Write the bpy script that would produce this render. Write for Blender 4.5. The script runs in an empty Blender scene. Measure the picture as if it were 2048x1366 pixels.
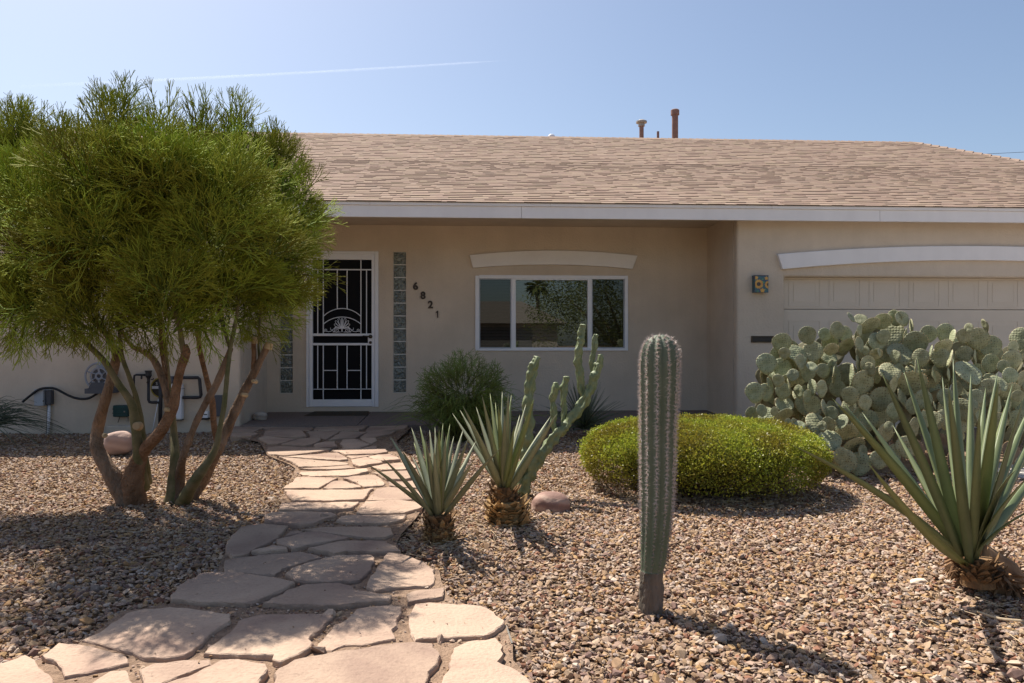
import bpy, math, random
import numpy as np
from mathutils import Vector, Matrix, noise as mnoise
R = math.radians
rng = np.random.default_rng(7)
random.seed(7)
sc = bpy.context.scene
C = sc.collection

# ---------------------------------------------------------------- camera
F, HZ, EYE, YAW = 1479.0, 689.0, 1.10, R(3.0)      # focal length and horizon in photo pixels (2048 wide), eye height
cam_d = bpy.data.cameras.new('camera')
cam = bpy.data.objects.new('camera', cam_d); C.objects.link(cam)
cam_d.sensor_width = 36.0; cam_d.lens = F / 2048 * 36.0
cam_d.shift_y = (HZ - 683.0) / 2048
cam_d.clip_start = 0.05; cam_d.clip_end = 60000
cam.location = (0, 0, EYE); cam.rotation_euler = (R(90), 0, -YAW)
sc.camera = cam

# ---------------------------------------------------------------- light
SUN_EL = R(56.0)
sun_to = Vector((-0.608 * math.cos(SUN_EL), 0.794 * math.cos(SUN_EL), math.sin(SUN_EL)))   # towards the sun
w = bpy.data.worlds.new('World'); sc.world = w; w.use_nodes = True
nt = w.node_tree; nt.nodes.clear()
sky = nt.nodes.new('ShaderNodeTexSky'); sky.sky_type = 'NISHITA'; sky.sun_disc = False
sky.sun_elevation = SUN_EL; sky.sun_rotation = math.atan2(sun_to.x, sun_to.y)
sky.altitude = 350; sky.air_density = 1.0; sky.dust_density = 2.3; sky.ozone_density = 1.0
bg = nt.nodes.new('ShaderNodeBackground'); bg.inputs[1].default_value = 0.074
wo = nt.nodes.new('ShaderNodeOutputWorld')
nt.links.new(sky.outputs[0], bg.inputs[0]); nt.links.new(bg.outputs[0], wo.inputs[0])
sd = bpy.data.lights.new('sun', 'SUN'); sd.energy = 4.6; sd.angle = R(0.53); sd.color = (1.0, 0.93, 0.83)
so = bpy.data.objects.new('sun', sd); C.objects.link(so)
so.rotation_euler = (-sun_to).to_track_quat('-Z', 'Y').to_euler(); so.location = (-8, 20, 20)
sc.view_settings.view_transform = 'Standard'; sc.view_settings.look = 'None'
sc.view_settings.exposure = 0.97; sc.view_settings.gamma = 1.0
sc.render.engine = 'CYCLES'
sc.cycles.use_denoising = True
sc.cycles.max_bounces = 8; sc.cycles.diffuse_bounces = 4; sc.cycles.transparent_max_bounces = 12

# ---------------------------------------------------------------- where a photo pixel lies in the place
CT, ST = math.cos(YAW), math.sin(YAW)
def ray(x, y):
    u = (x - 1024) / F; v = (HZ - y) / F
    return Vector((u * CT + ST, CT - u * ST, v))
def P(x, y, Y):
    d = ray(x, y); k = Y / d.y
    return Vector((d.x * k, Y, EYE + d.z * k))
def sm(a, b, t):
    t = min(1, max(0, (t - a) / (b - a))); return t * t * (3 - 2 * t)
def gz(X, Y):
    return 0.07 * sm(5.0, 8.6, Y) + 0.012 * math.sin(X * 1.3 + 0.7) * math.cos(Y * 1.1)
def pz(Y):                                           # top of the flagstones
    return 0.045 + 0.09 * sm(5.5, 8.7, Y)
def G(x, y, fn=gz, dz=0.0):
    d = ray(x, y); z = 0.0; p = None
    for _ in range(12):
        k = (z - EYE) / d.z; p = Vector((d.x * k, d.y * k, z))
        z = (fn(p.x, p.y) if fn is gz else fn(p.y)) + dz
    return p
def mpp(x, Y):                                       # metres per photo pixel at plane Y
    return Y / (CT - (x - 1024) / F * ST) / F

# ---------------------------------------------------------------- materials
def new_mat(name):
    m = bpy.data.materials.new(name); m.use_nodes = True
    n = m.node_tree; b = n.nodes['Principled BSDF']
    return m, n, b
def rgba(c): return (c[0], c[1], c[2], 1.0)
def mat(name, c1, c2=None, scale=6.0, rough=0.8, bump=0.0, bscale=60.0, spec=0.3, c3=None, detail=6.0,
        attr=None, rand=0.0, metal=0.0, stretch=None, obj=True, trans=0.0, bdist=0.01, streak=0.0):
    """noise-mixed colour + noise bump; attr: multiply by a colour attribute; rand: brightness change per object"""
    m, n, b = new_mat(name); N = n.nodes; L = n.links
    tc = N.new('ShaderNodeTexCoord'); src = tc.outputs['Object' if obj else 'Generated']
    if stretch:
        mp = N.new('ShaderNodeMapping'); mp.inputs['Scale'].default_value = stretch
        L.new(src, mp.inputs[0]); src = mp.outputs[0]
    c2 = c2 or c1
    nz = N.new('ShaderNodeTexNoise'); nz.inputs['Scale'].default_value = scale; nz.inputs['Detail'].default_value = detail
    nz.inputs['Roughness'].default_value = 0.62
    L.new(src, nz.inputs['Vector'])
    rp = N.new('ShaderNodeValToRGB'); e = rp.color_ramp.elements
    e[0].position = 0.33; e[0].color = rgba(c1); e[1].position = 0.67; e[1].color = rgba(c2)
    if c3:
        q = e.new(0.8); q.color = rgba(c3)
    L.new(nz.outputs[0], rp.inputs[0]); col = rp.outputs[0]
    if attr:
        a = N.new('ShaderNodeAttribute'); a.attribute_name = attr
        mx = N.new('ShaderNodeMix'); mx.data_type = 'RGBA'; mx.blend_type = 'MULTIPLY'; mx.inputs[0].default_value = 1
        L.new(col, mx.inputs[6]); L.new(a.outputs[0], mx.inputs[7]); col = mx.outputs[2]
    if streak:
        ms_ = N.new('ShaderNodeMapping'); ms_.inputs['Scale'].default_value = (5, 5, .45); L.new(tc.outputs['Object'], ms_.inputs[0]); sz_ = N.new('ShaderNodeTexNoise'); sz_.inputs['Scale'].default_value = 1.4; sz_.inputs['Detail'].default_value = 5; L.new(ms_.outputs[0], sz_.inputs['Vector'])
        mr_ = N.new('ShaderNodeMapRange'); mr_.inputs[1].default_value = .35; mr_.inputs[2].default_value = .62; mr_.inputs[3].default_value = 1-streak; mr_.inputs[4].default_value = 1.0; L.new(sz_.outputs[0], mr_.inputs[0]); h_ = N.new('ShaderNodeHueSaturation'); L.new(mr_.outputs[0], h_.inputs['Value']); L.new(col, h_.inputs['Color']); col = h_.outputs[0]
    if rand:
        oi = N.new('ShaderNodeObjectInfo'); mr = N.new('ShaderNodeMapRange')
        mr.inputs[3].default_value = 1 - rand; mr.inputs[4].default_value = 1 + rand
        L.new(oi.outputs['Random'], mr.inputs[0])
        hs = N.new('ShaderNodeHueSaturation'); L.new(mr.outputs[0], hs.inputs['Value']); L.new(col, hs.inputs['Color']); col = hs.outputs[0]
    L.new(col, b.inputs['Base Color'])
    b.inputs['Roughness'].default_value = rough; b.inputs['Specular IOR Level'].default_value = spec
    b.inputs['Metallic'].default_value = metal
    if bump:
        bz = N.new('ShaderNodeTexNoise'); bz.inputs['Scale'].default_value = bscale; bz.inputs['Detail'].default_value = 5
        L.new(src, bz.inputs['Vector'])
        bp = N.new('ShaderNodeBump'); bp.inputs['Strength'].default_value = bump; bp.inputs['Distance'].default_value = bdist
        L.new(bz.outputs[0], bp.inputs['Height']); L.new(bp.outputs[0], b.inputs['Normal'])
    if trans:
        out = N['Material Output']; tr = N.new('ShaderNodeBsdfTranslucent'); L.new(col, tr.inputs[0])
        mx = N.new('ShaderNodeMixShader'); mx.inputs[0].default_value = trans
        L.new(b.outputs[0], mx.inputs[1]); L.new(tr.outputs[0], mx.inputs[2]); L.new(mx.outputs[0], out.inputs[0])
    return m

# ---------------------------------------------------------------- mesh helpers
class MB:
    def __init__(s): s.v = []; s.f = []; s.m = []; s.mi = 0
    def add(s, vs, fs):
        o = len(s.v); s.v += [tuple(p) for p in vs]; s.f += [tuple(i + o for i in f) for f in fs]; s.m += [s.mi] * len(fs)
    def box(s, x0, x1, y0, y1, z0, z1):
        if x0 > x1: x0, x1 = x1, x0
        if y0 > y1: y0, y1 = y1, y0
        if z0 > z1: z0, z1 = z1, z0
        s.add([(x0,y0,z0),(x1,y0,z0),(x1,y1,z0),(x0,y1,z0),(x0,y0,z1),(x1,y0,z1),(x1,y1,z1),(x0,y1,z1)],
              [(0,3,2,1),(4,5,6,7),(0,1,5,4),(1,2,6,5),(2,3,7,6),(3,0,4,7)]); return s
    def tube(s, pts, rad, n=8, cap=True, squash=1.0, wob=0.0, jit=0.0):
        pts = [Vector(p) for p in pts]; k = len(pts)
        if not hasattr(rad, '__len__'): rad = [rad] * k
        vs = []; prev = None
        for i, p in enumerate(pts):
            t = (pts[min(i+1, k-1)] - pts[max(i-1, 0)])
            if t.length < 1e-9: t = Vector((0, 0, 1))
            t.normalize()
            if prev is None:
                a = t.cross(Vector((0, 0, 1)) if abs(t.z) < 0.9 else Vector((0, 1, 0))); a.normalize()
            else:
                a = prev - t * prev.dot(t); a.normalize()
            prev = a; b = t.cross(a)
            for j in range(n):
                an = 2 * math.pi * j / n
                r = rad[i] * (1 + wob * random.uniform(-1, 1))
                vs.append(p + a * (math.cos(an) * r) + b * (math.sin(an) * r * squash))
        fs = [(i*n+j, i*n+(j+1) % n, (i+1)*n+(j+1) % n, (i+1)*n+j) for i in range(k-1) for j in range(n)]
        if cap: fs += [tuple(range(n-1, -1, -1)), tuple(range((k-1)*n, k*n))]
        s.add(vs, fs); return s
    def ring(s, c, r, th, axis='Y', n=28, m=6, a0=0, a1=2*math.pi):
        pts = []
        full = abs(a1 - a0 - 2 * math.pi) < 1e-6
        for i in range(n + 1):
            a = a0 + (a1 - a0) * i / n
            pts.append((c[0] + math.cos(a) * r, c[1], c[2] + math.sin(a) * r))
        s.tube(pts, th, m, cap=not full); return s
    def disc(s, c, r, y0, y1, n=28):                 # a flat drum with its axis along Y
        vs = [(c[0] + math.cos(2*math.pi*j/n) * r, y, c[1] + math.sin(2*math.pi*j/n) * r) for y in (y0, y1) for j in range(n)]
        s.add(vs, [tuple(range(n)), tuple(range(2*n-1, n-1, -1))] + [(j, j+n, (j+1) % n + n, (j+1) % n) for j in range(n)]); return s
    def build(s, name, m=None, parent=None, smooth=False, bevel=0.0, loc=None):
        me = bpy.data.meshes.new(name); me.from_pydata(s.v, [], s.f)
        ms = m if isinstance(m, (list, tuple)) else [m]
        for q in ms:
            if q: me.materials.append(q)
        if len(ms) > 1: me.polygons.foreach_set('material_index', s.m)
        if smooth: me.polygons.foreach_set('use_smooth', [True] * len(me.polygons))
        me.update()
        return link(name, me, parent, bevel, loc)
def link(name, me, parent=None, bevel=0.0, loc=None):
    o = bpy.data.objects.new(name, me); C.objects.link(o)
    if parent: o.parent = parent
    if loc is not None: o.location = loc
    if bevel:
        b = o.modifiers.new('bevel', 'BEVEL'); b.width = bevel; b.segments = 2; b.limit_method = 'ANGLE'; b.angle_limit = R(40)
    return o
def np_mesh(name, V, Fq, m, parent=None, smooth=False, attrs=None, col=None):
    """big mesh from numpy arrays; Fq is (n,3) or (n,4); attrs: per-vertex floats; col: per-face colours"""
    V = np.asarray(V, dtype=np.float32); Fq = np.asarray(Fq, dtype=np.int32); k = Fq.shape[1]
    me = bpy.data.meshes.new(name)
    me.vertices.add(len(V)); me.vertices.foreach_set('co', V.ravel())
    me.loops.add(Fq.size); me.loops.foreach_set('vertex_index', Fq.ravel())
    me.polygons.add(len(Fq)); me.polygons.foreach_set('loop_start', np.arange(0, Fq.size, k, dtype=np.int32))
    try: me.polygons.foreach_set('loop_total', np.full(len(Fq), k, dtype=np.int32))
    except Exception: pass
    me.polygons.foreach_set('use_smooth', np.full(len(Fq), bool(smooth)))
    me.update(calc_edges=True)
    for a, arr in (attrs or {}).items():
        at = me.attributes.new(a, 'FLOAT', 'POINT'); at.data.foreach_set('value', np.asarray(arr, dtype=np.float32))
    if col is not None:
        at = me.attributes.new('Col', 'FLOAT_COLOR', 'FACE'); at.data.foreach_set('color', np.asarray(col, dtype=np.float32).ravel())
    if m: me.materials.append(m)
    return link(name, me, parent)
def tag(o, label=None, cat=None, group=None, kind=None):
    if label: o['label'] = label
    if cat: o['category'] = cat
    if group: o['group'] = group
    if kind: o['kind'] = kind
    return o
def thing(name, label, cat, loc=(0, 0, 0), group=None):
    o = bpy.data.objects.new(name, None); C.objects.link(o); o.location = loc; o.empty_display_size = 0.1
    return tag(o, label, cat, group)
def reroot(o):                                       # keep a child built in world coordinates where it is
    for c in o.children:
        c.location = c.location - o.location
def pip(poly, x, y):
    c = False; n = len(poly); j = n - 1
    for i in range(n):
        xi, yi = poly[i]; xj, yj = poly[j]
        if (yi > y) != (yj > y) and x < (xj - xi) * (y - yi) / (yj - yi) + xi: c = not c
        j = i
    return c
def pip_np(poly, X, Y):
    c = np.zeros(len(X), bool); n = len(poly); j = n - 1
    for i in range(n):
        xi, yi = poly[i]; xj, yj = poly[j]
        if yi != yj:
            c ^= ((yi > Y) != (yj > Y)) & (X < (xj - xi) * (Y - yi) / (yj - yi) + xi)
        j = i
    return c
def bez(a, b, c, n):
    return [a * ((1-t)**2) + b * (2*t*(1-t)) + c * (t*t) for t in [i / n for i in range(n + 1)]]
def catmull(pts, rad, sub=4):
    P_ = [Vector(p) for p in pts]; out = []; ro = []
    for i in range(len(P_) - 1):
        p0 = P_[max(i-1, 0)]; p1 = P_[i]; p2 = P_[i+1]; p3 = P_[min(i+2, len(P_)-1)]
        for k in range(sub):
            t = k / sub
            out.append(0.5 * ((2*p1) + (p2-p0)*t + (2*p0-5*p1+4*p2-p3)*t*t + (3*p1-p0-3*p2+p3)*t**3))
            ro.append(rad[i] * (1-t) + rad[i+1] * t)
    out.append(P_[-1]); ro.append(rad[-1]); return out, ro

# ---------------------------------------------------------------- shared materials
M_STUCCO = mat('stucco', (.56, .47, .375), (.67, .565, .455), scale=1.1, rough=.92, bump=.55, bscale=42, spec=.15, bdist=.012, streak=.035)
M_WHITE = mat('white_paint', (.80, .775, .775), (.85, .825, .825), scale=3, rough=.6, bump=.12, bscale=90, spec=.3, streak=.03)
M_TRIM = mat('white_stucco', (.78, .745, .72), (.83, .80, .77), scale=3, rough=.85, bump=.35, bscale=70, spec=.2)
M_METALWHITE = mat('white_enamel', (.76, .76, .80), (.80, .80, .83), scale=4, rough=.35, spec=.5)
M_BLACK = mat('black_plastic', (.012, .012, .014), (.02, .02, .022), rough=.5, spec=.4)
M_PIPE = mat('black_iron', (.015, .015, .02), (.04, .035, .035), scale=20, rough=.5, spec=.4)
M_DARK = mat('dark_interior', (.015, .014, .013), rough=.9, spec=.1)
M_SCREEN = mat('door_screen', (.006, .006, .008), (.010, .010, .012), scale=300, rough=.7, spec=.12)
M_GREY = mat('grey_enamel', (.36, .40, .45), (.42, .45, .49), rough=.5)
M_DGREY = mat('dark_grey_enamel', (.07, .075, .09), (.10, .10, .115), rough=.5)
M_CONC = mat('exposed_aggregate', (.16, .125, .11), (.26, .20, .17), scale=55, rough=.9, bump=.5, bscale=140, c3=(.34, .29, .26))
M_BRONZE = mat('bronze', (.06, .045, .032), (.10, .075, .05), rough=.35, metal=.7, spec=.5)
# ================================================================ THE SETTING
def axis(lo, hi, a, b, step):
    far = [lo, lo*.5, lo*.25, lo*.12]
    xs = [v for v in far if v < a - 1] + list(np.arange(a, b + 1e-6, step)) + [v for v in (hi*.12, hi*.25, hi*.5, hi) if v > b + 1]
    return xs
gx = axis(-600, 600, -9, 9, .3); gy = axis(-600, 900, -2, 11, .3)
gv = [(x, y, gz(x, y) - .012 + .006 * mnoise.noise(Vector((x*3, y*3, 0)))) for y in gy for x in gx]
gf = [(j*len(gx)+i, j*len(gx)+i+1, (j+1)*len(gx)+i+1, (j+1)*len(gx)+i) for j in range(len(gy)-1) for i in range(len(gx)-1)]
M_DIRT = mat('desert_soil', (.15, .105, .072), (.26, .185, .13), scale=14, rough=.95, bump=.8, bscale=70, spec=.1, c3=(.42, .33, .25), bdist=.02)
g = np_mesh('ground', gv, gf, M_DIRT, smooth=True); tag(g, kind='structure')

# ---- the house: plane of the recessed porch wall, plane of garage and left wing, line of the eave
YB, YF, YE = 10.0, 8.85, 8.60
XL = P(480, 700, YF).x; XR = P(1474, 700, YF).x
SOF = 2.70
house = thing('house', 'single storey tan stucco house with brown shingle roof', 'house', (0, YF, 0))

def wall_holes(name, x0, x1, z0, z1, holes, y, th, m, parent):
    xs = sorted({x0, x1} | {h[0] for h in holes} | {h[1] for h in holes}); zs = sorted({z0, z1} | {h[2] for h in holes} | {h[3] for h in holes})
    solid = {}
    for i in range(len(xs)-1):
        for j in range(len(zs)-1):
            cx, cz = (xs[i]+xs[i+1])/2, (zs[j]+zs[j+1])/2
            solid[i, j] = not any(h[0] < cx < h[1] and h[2] < cz < h[3] for h in holes)
    b = MB()
    for (i, j), s in solid.items():
        if not s: continue
        a, c, d, e = xs[i], xs[i+1], zs[j], zs[j+1]
        b.add([(a,y,d),(c,y,d),(c,y,e),(a,y,e)], [(0,1,2,3)]); b.add([(a,y+th,d),(c,y+th,d),(c,y+th,e),(a,y+th,e)], [(3,2,1,0)])
        if not solid.get((i-1, j), False): b.add([(a,y,d),(a,y,e),(a,y+th,e),(a,y+th,d)], [(0,1,2,3)])
        if not solid.get((i+1, j), False): b.add([(c,y,d),(c,y+th,d),(c,y+th,e),(c,y,e)], [(0,1,2,3)])
        if not solid.get((i, j-1), False): b.add([(a,y,d),(a,y+th,d),(c,y+th,d),(c,y,d)], [(0,1,2,3)])
        if not solid.get((i, j+1), False): b.add([(a,y,e),(c,y,e),(c,y+th,e),(a,y+th,e)], [(0,1,2,3)])
    # weld so the corners can be rounded
    o = b.build(name, m, parent)
    import bmesh
    bm = bmesh.new(); bm.from_mesh(o.data); bmesh.ops.remove_doubles(bm, verts=bm.verts, dist=1e-5); bm.to_mesh(o.data); bm.free()
    return o
def rect(px0, py0, px1, py1, Y):
    a = P(px0, py1, Y); c = P(px1, py0, Y); return (a.x, c.x, a.z, c.z)
DOOR = rect(613, 503, 757, 814, YB); WIN = rect(952, 553, 1254, 700, YB)
GBR = rect(786.5, 503.5, 812.5, 785.5, YB); GBL = rect(559.5, 503.5, 585.5, 787, YB)
w_ = wall_holes('wall', XL, XR, -.1, 2.72, [DOOR, WIN, GBR, GBL], YB, .16, M_STUCCO, house)
GD = (P(1569, 600, YF).x, P(1569, 600, YF).x + 4.88, -.3, P(1569, 553.5, YF).z)
YG = YF + .13
w_ = wall_holes('wall', XR, 15.0, -.1, 2.72, [(GD[0], GD[1], -.3, GD[3])], YF, .13, M_STUCCO, house)
b = w_.modifiers.new('bevel', 'BEVEL'); b.width = .03; b.segments = 3; b.limit_method = 'ANGLE'
MB().box(XR, XR + .16, YF + .13, YB + .16, -.1, 2.72).build('wall', M_STUCCO, house)            # garage side of the porch
wl = MB().box(-9.5, XL, YF, YF + .16, -.1, 2.72).build('wall', M_STUCCO, house); wl_b = wl.modifiers.new('bevel', 'BEVEL'); wl_b.width = .03; wl_b.segments = 3; wl_b.limit_method = 'ANGLE'
MB().box(XL - .16, XL, YF + .16, YB + .16, -.1, 2.72).build('wall', M_STUCCO, house)
MB().box(-9.5, -9.34, YF + .16, 21, -.1, 2.72).build('wall', M_STUCCO, house)
MB().box(14.84, 15, YF + .13, 21, -.1, 2.72).build('wall', M_STUCCO, house)
MB().box(-9.34, 14.84, 20.84, 21, -.1, 2.72).build('wall', M_STUCCO, house)
MB().box(-9.9, 15.4, YE + .04, 21.3, SOF, SOF + .05).build('soffit', M_STUCCO, house)
MB().box(-2.2, 3.3, 12.6, 12.7, 0, 2.7).build('dark_backing', M_DARK, house)  # near-black backing sheet, the dark of the unlit room put into its colour
# ---- fascia boards with their butt joints
fz0, fz1, fz2 = 2.572, 2.708, 2.745
joints = [-9.9, P(1043, 420, YE).x, P(1760, 420, YE).x, 15.4]
for a, c in zip(joints[:-1], joints[1:]):
    MB().box(a + .002, c - .002, YE, YE + .04, fz0, fz1).build('fascia_board', M_WHITE, house, bevel=.003)
joints = [-9.9, P(740, 410, YE).x, P(1101, 410, YE).x, P(1543, 410, YE).x, P(1974, 410, YE).x, 15.4]
for a, c in zip(joints[:-1], joints[1:]):
    MB().box(a + .0015, c - .0015, YE - .018, YE + .03, fz1 + .001, fz2).build('drip_board', M_WHITE, house, bevel=.003)
# ---- roof: a low slope at the eave, a steeper one above, hipped at the right
R0, R1, R2 = (YE - .035, fz2), (12.55, fz2 + .364 * (12.55 - YE + .035)), None
R2 = (14.9, 1.1 + .2815 * 14.9)
XH = 9.16
def hipx(Y): return XH + .6 * (14.9 - Y)
b = MB()
xl = -9.95
b.add([(xl,R0[0],R0[1]),(hipx(R0[0]),R0[0],R0[1]),(hipx(R1[0]),R1[0],R1[1]),(xl,R1[0],R1[1]),(XH,R2[0],R2[1]),(xl,R2[0],R2[1])], [(0,1,2,3),(3,2,4,5)])
mir = lambda Y: 2 * R2[0] - Y
b.add([(xl,mir(R0[0]),R0[1]),(hipx(R0[0]),mir(R0[0]),R0[1]),(hipx(R1[0]),mir(R1[0]),R1[1]),(xl,mir(R1[0]),R1[1]),(XH,R2[0],R2[1]),(xl,R2[0],R2[1])], [(3,2,1,0),(5,4,2,3)])
b.add([(hipx(R0[0]),R0[0],R0[1]),(hipx(R0[0]),mir(R0[0]),R0[1]),(hipx(R1[0]),mir(R1[0]),R1[1]),(hipx(R1[0]),R1[0],R1[1]),(XH,R2[0],R2[1])], [(0,1,2,3),(3,2,4)])
b.add([(xl,R0[0],R0[1]),(xl,R1[0],R1[1]),(xl,R2[0],R2[1]),(xl,mir(R1[0]),R1[1]),(xl,mir(R0[0]),R0[1])], [(0,1,2,3,4)])
M_FELT = mat('roof_felt', (.20, .15, .115), (.27, .205, .16), scale=30, rough=.95)
roof = b.build('roof', M_FELT, house)
M_SHING = mat('asphalt_shingle', (.94, .93, .92), (1.0, 1.0, 1.0), scale=8, rough=.95, spec=.12, attr='Col')
PAL = [(.290,.212,.164),(.275,.198,.155),(.300,.222,.170),(.262,.188,.150),(.283,.203,.162),(.290,.220,.164),(.270,.202,.160),(.305,.228,.178)]
def seg_frame(a, c):
    d = Vector((0, c[0]-a[0], c[1]-a[1])); L = d.length; d.normalize(); return d, Vector((0, -d.z, d.y)), L
SV, SF, SC = [], [], []
eave = []
for a, c, last in ((R0, R1, False), (R1, R2, True)):
    d, nrm, L = seg_frame(a, c)
    rows = int(round(L / .143)); ex = L / rows
    for r in range(rows):
        s0 = r * ex; x = xl + random.uniform(0, .2)
        first = (not last and r == 0)
        Y0 = a[0] + d.y * s0
        lim = hipx(Y0) - .03
        wav = .0015
        while x < lim:
            wd = random.choice((.07, .09, .11, .13, .15, .17, .2)) * random.uniform(.9, 1.1)
            x1 = min(x + wd, lim)
            th = .0125 if random.random() < .5 else .0075
            so_ = s0 + random.uniform(-wav, wav) 
            e1 = min(s0 + ex * 1.12, L)
            A = Vector((0, a[0], a[1]))
            p = [A + d*so_ + nrm*.001, A + d*so_ + nrm*th, A + d*e1 + nrm*.002, A + d*e1 + nrm*.001]
            vs = [(x, q.y, q.z) for q in p] + [(x1, q.y, q.z) for q in p]
            fs = [(0,4,5,1),(1,5,6,2),(0,1,2,3),(4,7,6,5)]
            base = PAL[int(random.random()*len(PAL))]; k = random.uniform(.95, 1.05) * (1 + .09 * mnoise.noise(Vector((x*.7, s0*.9, 7))))
            col = (base[0]*k, base[1]*k, base[2]*k, 1)
            if first: eave.append((vs, fs, col, x))
            else:
                o = len(SV); SV += vs; SF += [tuple(i+o for i in f) for f in fs]; SC += [col]*4
            x = x1
tag(np_mesh('shingle_courses', SV, SF, M_SHING, roof, col=SC), kind='stuff')
for vs, fs, col, x in eave:
    np_mesh('shingle', vs, fs, M_SHING, roof, col=[col]*4)
cap = MB()
y = xl
while y < XH:                                        # ridge caps
    cap.add([(y, R2[0]-.13, R2[1]-.055), (y, R2[0], R2[1]+.022), (y, R2[0]+.13, R2[1]-.055), (y+.16, R2[0]-.13, R2[1]-.06), (y+.16, R2[0], R2[1]+.012), (y+.16, R2[0]+.13, R2[1]-.06)], [(0,3,4,1),(1,4,5,2),(0,1,2)])
    y += .145
M_CAP = mat('ridge_shingle', (.26, .185, .14), (.34, .245, .185), scale=5, rough=.95)
tag(cap.build('ridge_cap', M_CAP, roof), kind='stuff')
hc = MB(); n_ = 46
for i in range(n_):                                  # hip caps
    t = i / n_; t2 = (i + 1.1) / n_
    def hp(t):
        Y = 14.9 - t * 6.3
        z = R2[1] - (R2[1]-R1[1]) * (14.9-Y)/(14.9-R1[0]) if Y > R1[0] else R0[1] + (R1[1]-R0[1]) * (Y-R0[0])/(R1[0]-R0[0])
        return Vector((hipx(Y), Y, z))
    a, c = hp(t), hp(t2); u = Vector((.12, .12, -.05)); v = Vector((-.12, -.12, -.05)); up = Vector((0, 0, .02))
    hc.add([a+u, a+up*.6, a+v, c+u, c+up*1.5, c+v], [(0,1,4,3),(1,2,5,4),(3,4,5)])
tag(hc.build('hip_cap', M_CAP, roof), kind='stuff')
M_RUST = mat('rusty_pipe', (.20, .115, .095), (.28, .17, .14), scale=9, rough=.8, spec=.3)
M_GALV = mat('galvanised_cap', (.30, .26, .22), (.45, .40, .34), scale=9, rough=.5, metal=.4)
YV = 15.6
def vent(px, ytop, ybot, wpx, capw, caph, kind):
    k = mpp(px, YV); t = P(px, ytop, YV); z0 = R2[1] - .35
    o = MB().tube([(t.x, YV, z0), (t.x, YV, t.z - caph*k)], wpx*k/2, 14).build('vent_pipe', M_RUST, roof, smooth=False)
    if kind == 'cone':
        MB().tube([(t.x,YV,t.z-caph*k*1.3),(t.x,YV,t.z-caph*k*.6),(t.x,YV,t.z)], [wpx*k*.75, wpx*k*.7, capw*k*.3], 10).build('vent_cap', M_GALV, roof)
        MB().tube([(t.x,YV,t.z-caph*k*.55),(t.x,YV,t.z-caph*k*.2),(t.x,YV,t.z+.01)], [capw*k/2, capw*k/2, capw*k*.25], 12).build('vent_cap', M_GALV, roof)
    elif kind == 'drum':
        MB().tube([(t.x,YV,t.z-caph*k),(t.x,YV,t.z-caph*k*.15),(t.x,YV,t.z)], [capw*k/2, capw*k/2, capw*k*.38], 16).build('vent_cap', M_RUST, roof)
vent(1283, 241, 272, 9, 22, 9, 'cone'); vent(1316, 262, 272, 5, 6, 1, None); vent(1350, 219, 273, 12.5, 17, 11, 'drum')
dk = mpp(1103, YV); dt = P(1103, 268.5, YV)
MB().tube([(dt.x,YV,dt.z-.15),(dt.x,YV,dt.z-.03),(dt.x,YV,dt.z-.008),(dt.x,YV,dt.z)], [.075,.072,.05,.01], 14).build('vent_cap', M_METALWHITE, roof, smooth=True)

# ---- porch floor
b = MB(); zb = P(700, 823.5, YB).z; zf = .15
xj = [P(482, 850, YF).x - .0, P(717, 845, 8.9).x, 1.2, XR - .001]
y0 = 8.80
porch = None
for a, c in zip(xj[:-1], xj[1:]):
    b.add([(a+.006,y0,-.1),(c-.006,y0,-.1),(c-.006,YB,-.1),(a+.006,YB,-.1),(a+.006,y0,zf),(c-.006,y0,zf),(c-.006,YB,zb),(a+.006,YB,zb)],
          [(0,3,2,1),(4,5,6,7),(0,1,5,4),(1,2,6,5),(2,3,7,6),(3,0,4,7)])
b.add([(xj[0],y0+.01,zf-.02),(xj[-1],y0+.01,zf-.02),(xj[-1],YB,zb-.02),(xj[0],YB,zb-.02)], [(0,1,2,3)])
porch = b.build('porch_floor', M_CONC, None); tag(porch, kind='structure')
drv = MB().box(4.45, 9.4, -6, YF + .3, -.1, .02).build('driveway', mat('driveway_concrete', (.40, .37, .33), (.50, .46, .42), scale=3, rough=.9, bump=.2, bscale=120)); tag(drv, kind='structure')

# ================================================================ DOOR, WINDOW, GLASS BLOCKS, GARAGE DOOR
def X(px, Y=YB): return P(px, 689, Y).x
def Z(py, px, Y=YB): return P(px, py, Y).z
def strip(b, px0, px1, py0, py1, y0, y1, Y=YB):      # a bar given by its edges in the photo
    r = rect(px0, py0, px1, py1, Y); b.box(r[0], r[1], y0, y1, r[2], r[3])
# security door
DX0, DX1, DZ0, DZ1 = DOOR
b = MB(); yf = YB - .02
b.box(DX0-.001, X(618), yf, YB+.05, DZ0, DZ1); b.box(X(750), DX1+.001, yf, YB+.05, DZ0, DZ1); b.box(X(618), X(750), yf, YB+.05, Z(508, 684), DZ1)
sdoor = b.build('security_door', M_METALWHITE, house, bevel=.004)
MB().box(DX0, DX1, YB + .012, YB + .12, zb - .03, DZ0 - .002).build('threshold', M_STUCCO, house)
b = MB(); ya, yb_ = YB - .012, YB + .03
strip(b, 618.6, 625.5, 508.5, 813.4, ya, yb_); strip(b, 743.3, 749.6, 508.5, 813.4, ya, yb_)
strip(b, 625.5, 743.3, 508.5, 519, ya, yb_); strip(b, 625.5, 743.3, 798.6, 813.4, ya, yb_)
strip(b, 625.5, 743.3, 667, 672, ya, yb_); strip(b, 625.5, 743.3, 686, 690.7, ya, yb_); strip(b, 736, 743.3, 672, 686, ya, yb_)
b.build('door_leaf', M_METALWHITE, sdoor, bevel=.004)
ys0, ys1 = YB + .0, YB + .016
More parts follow.
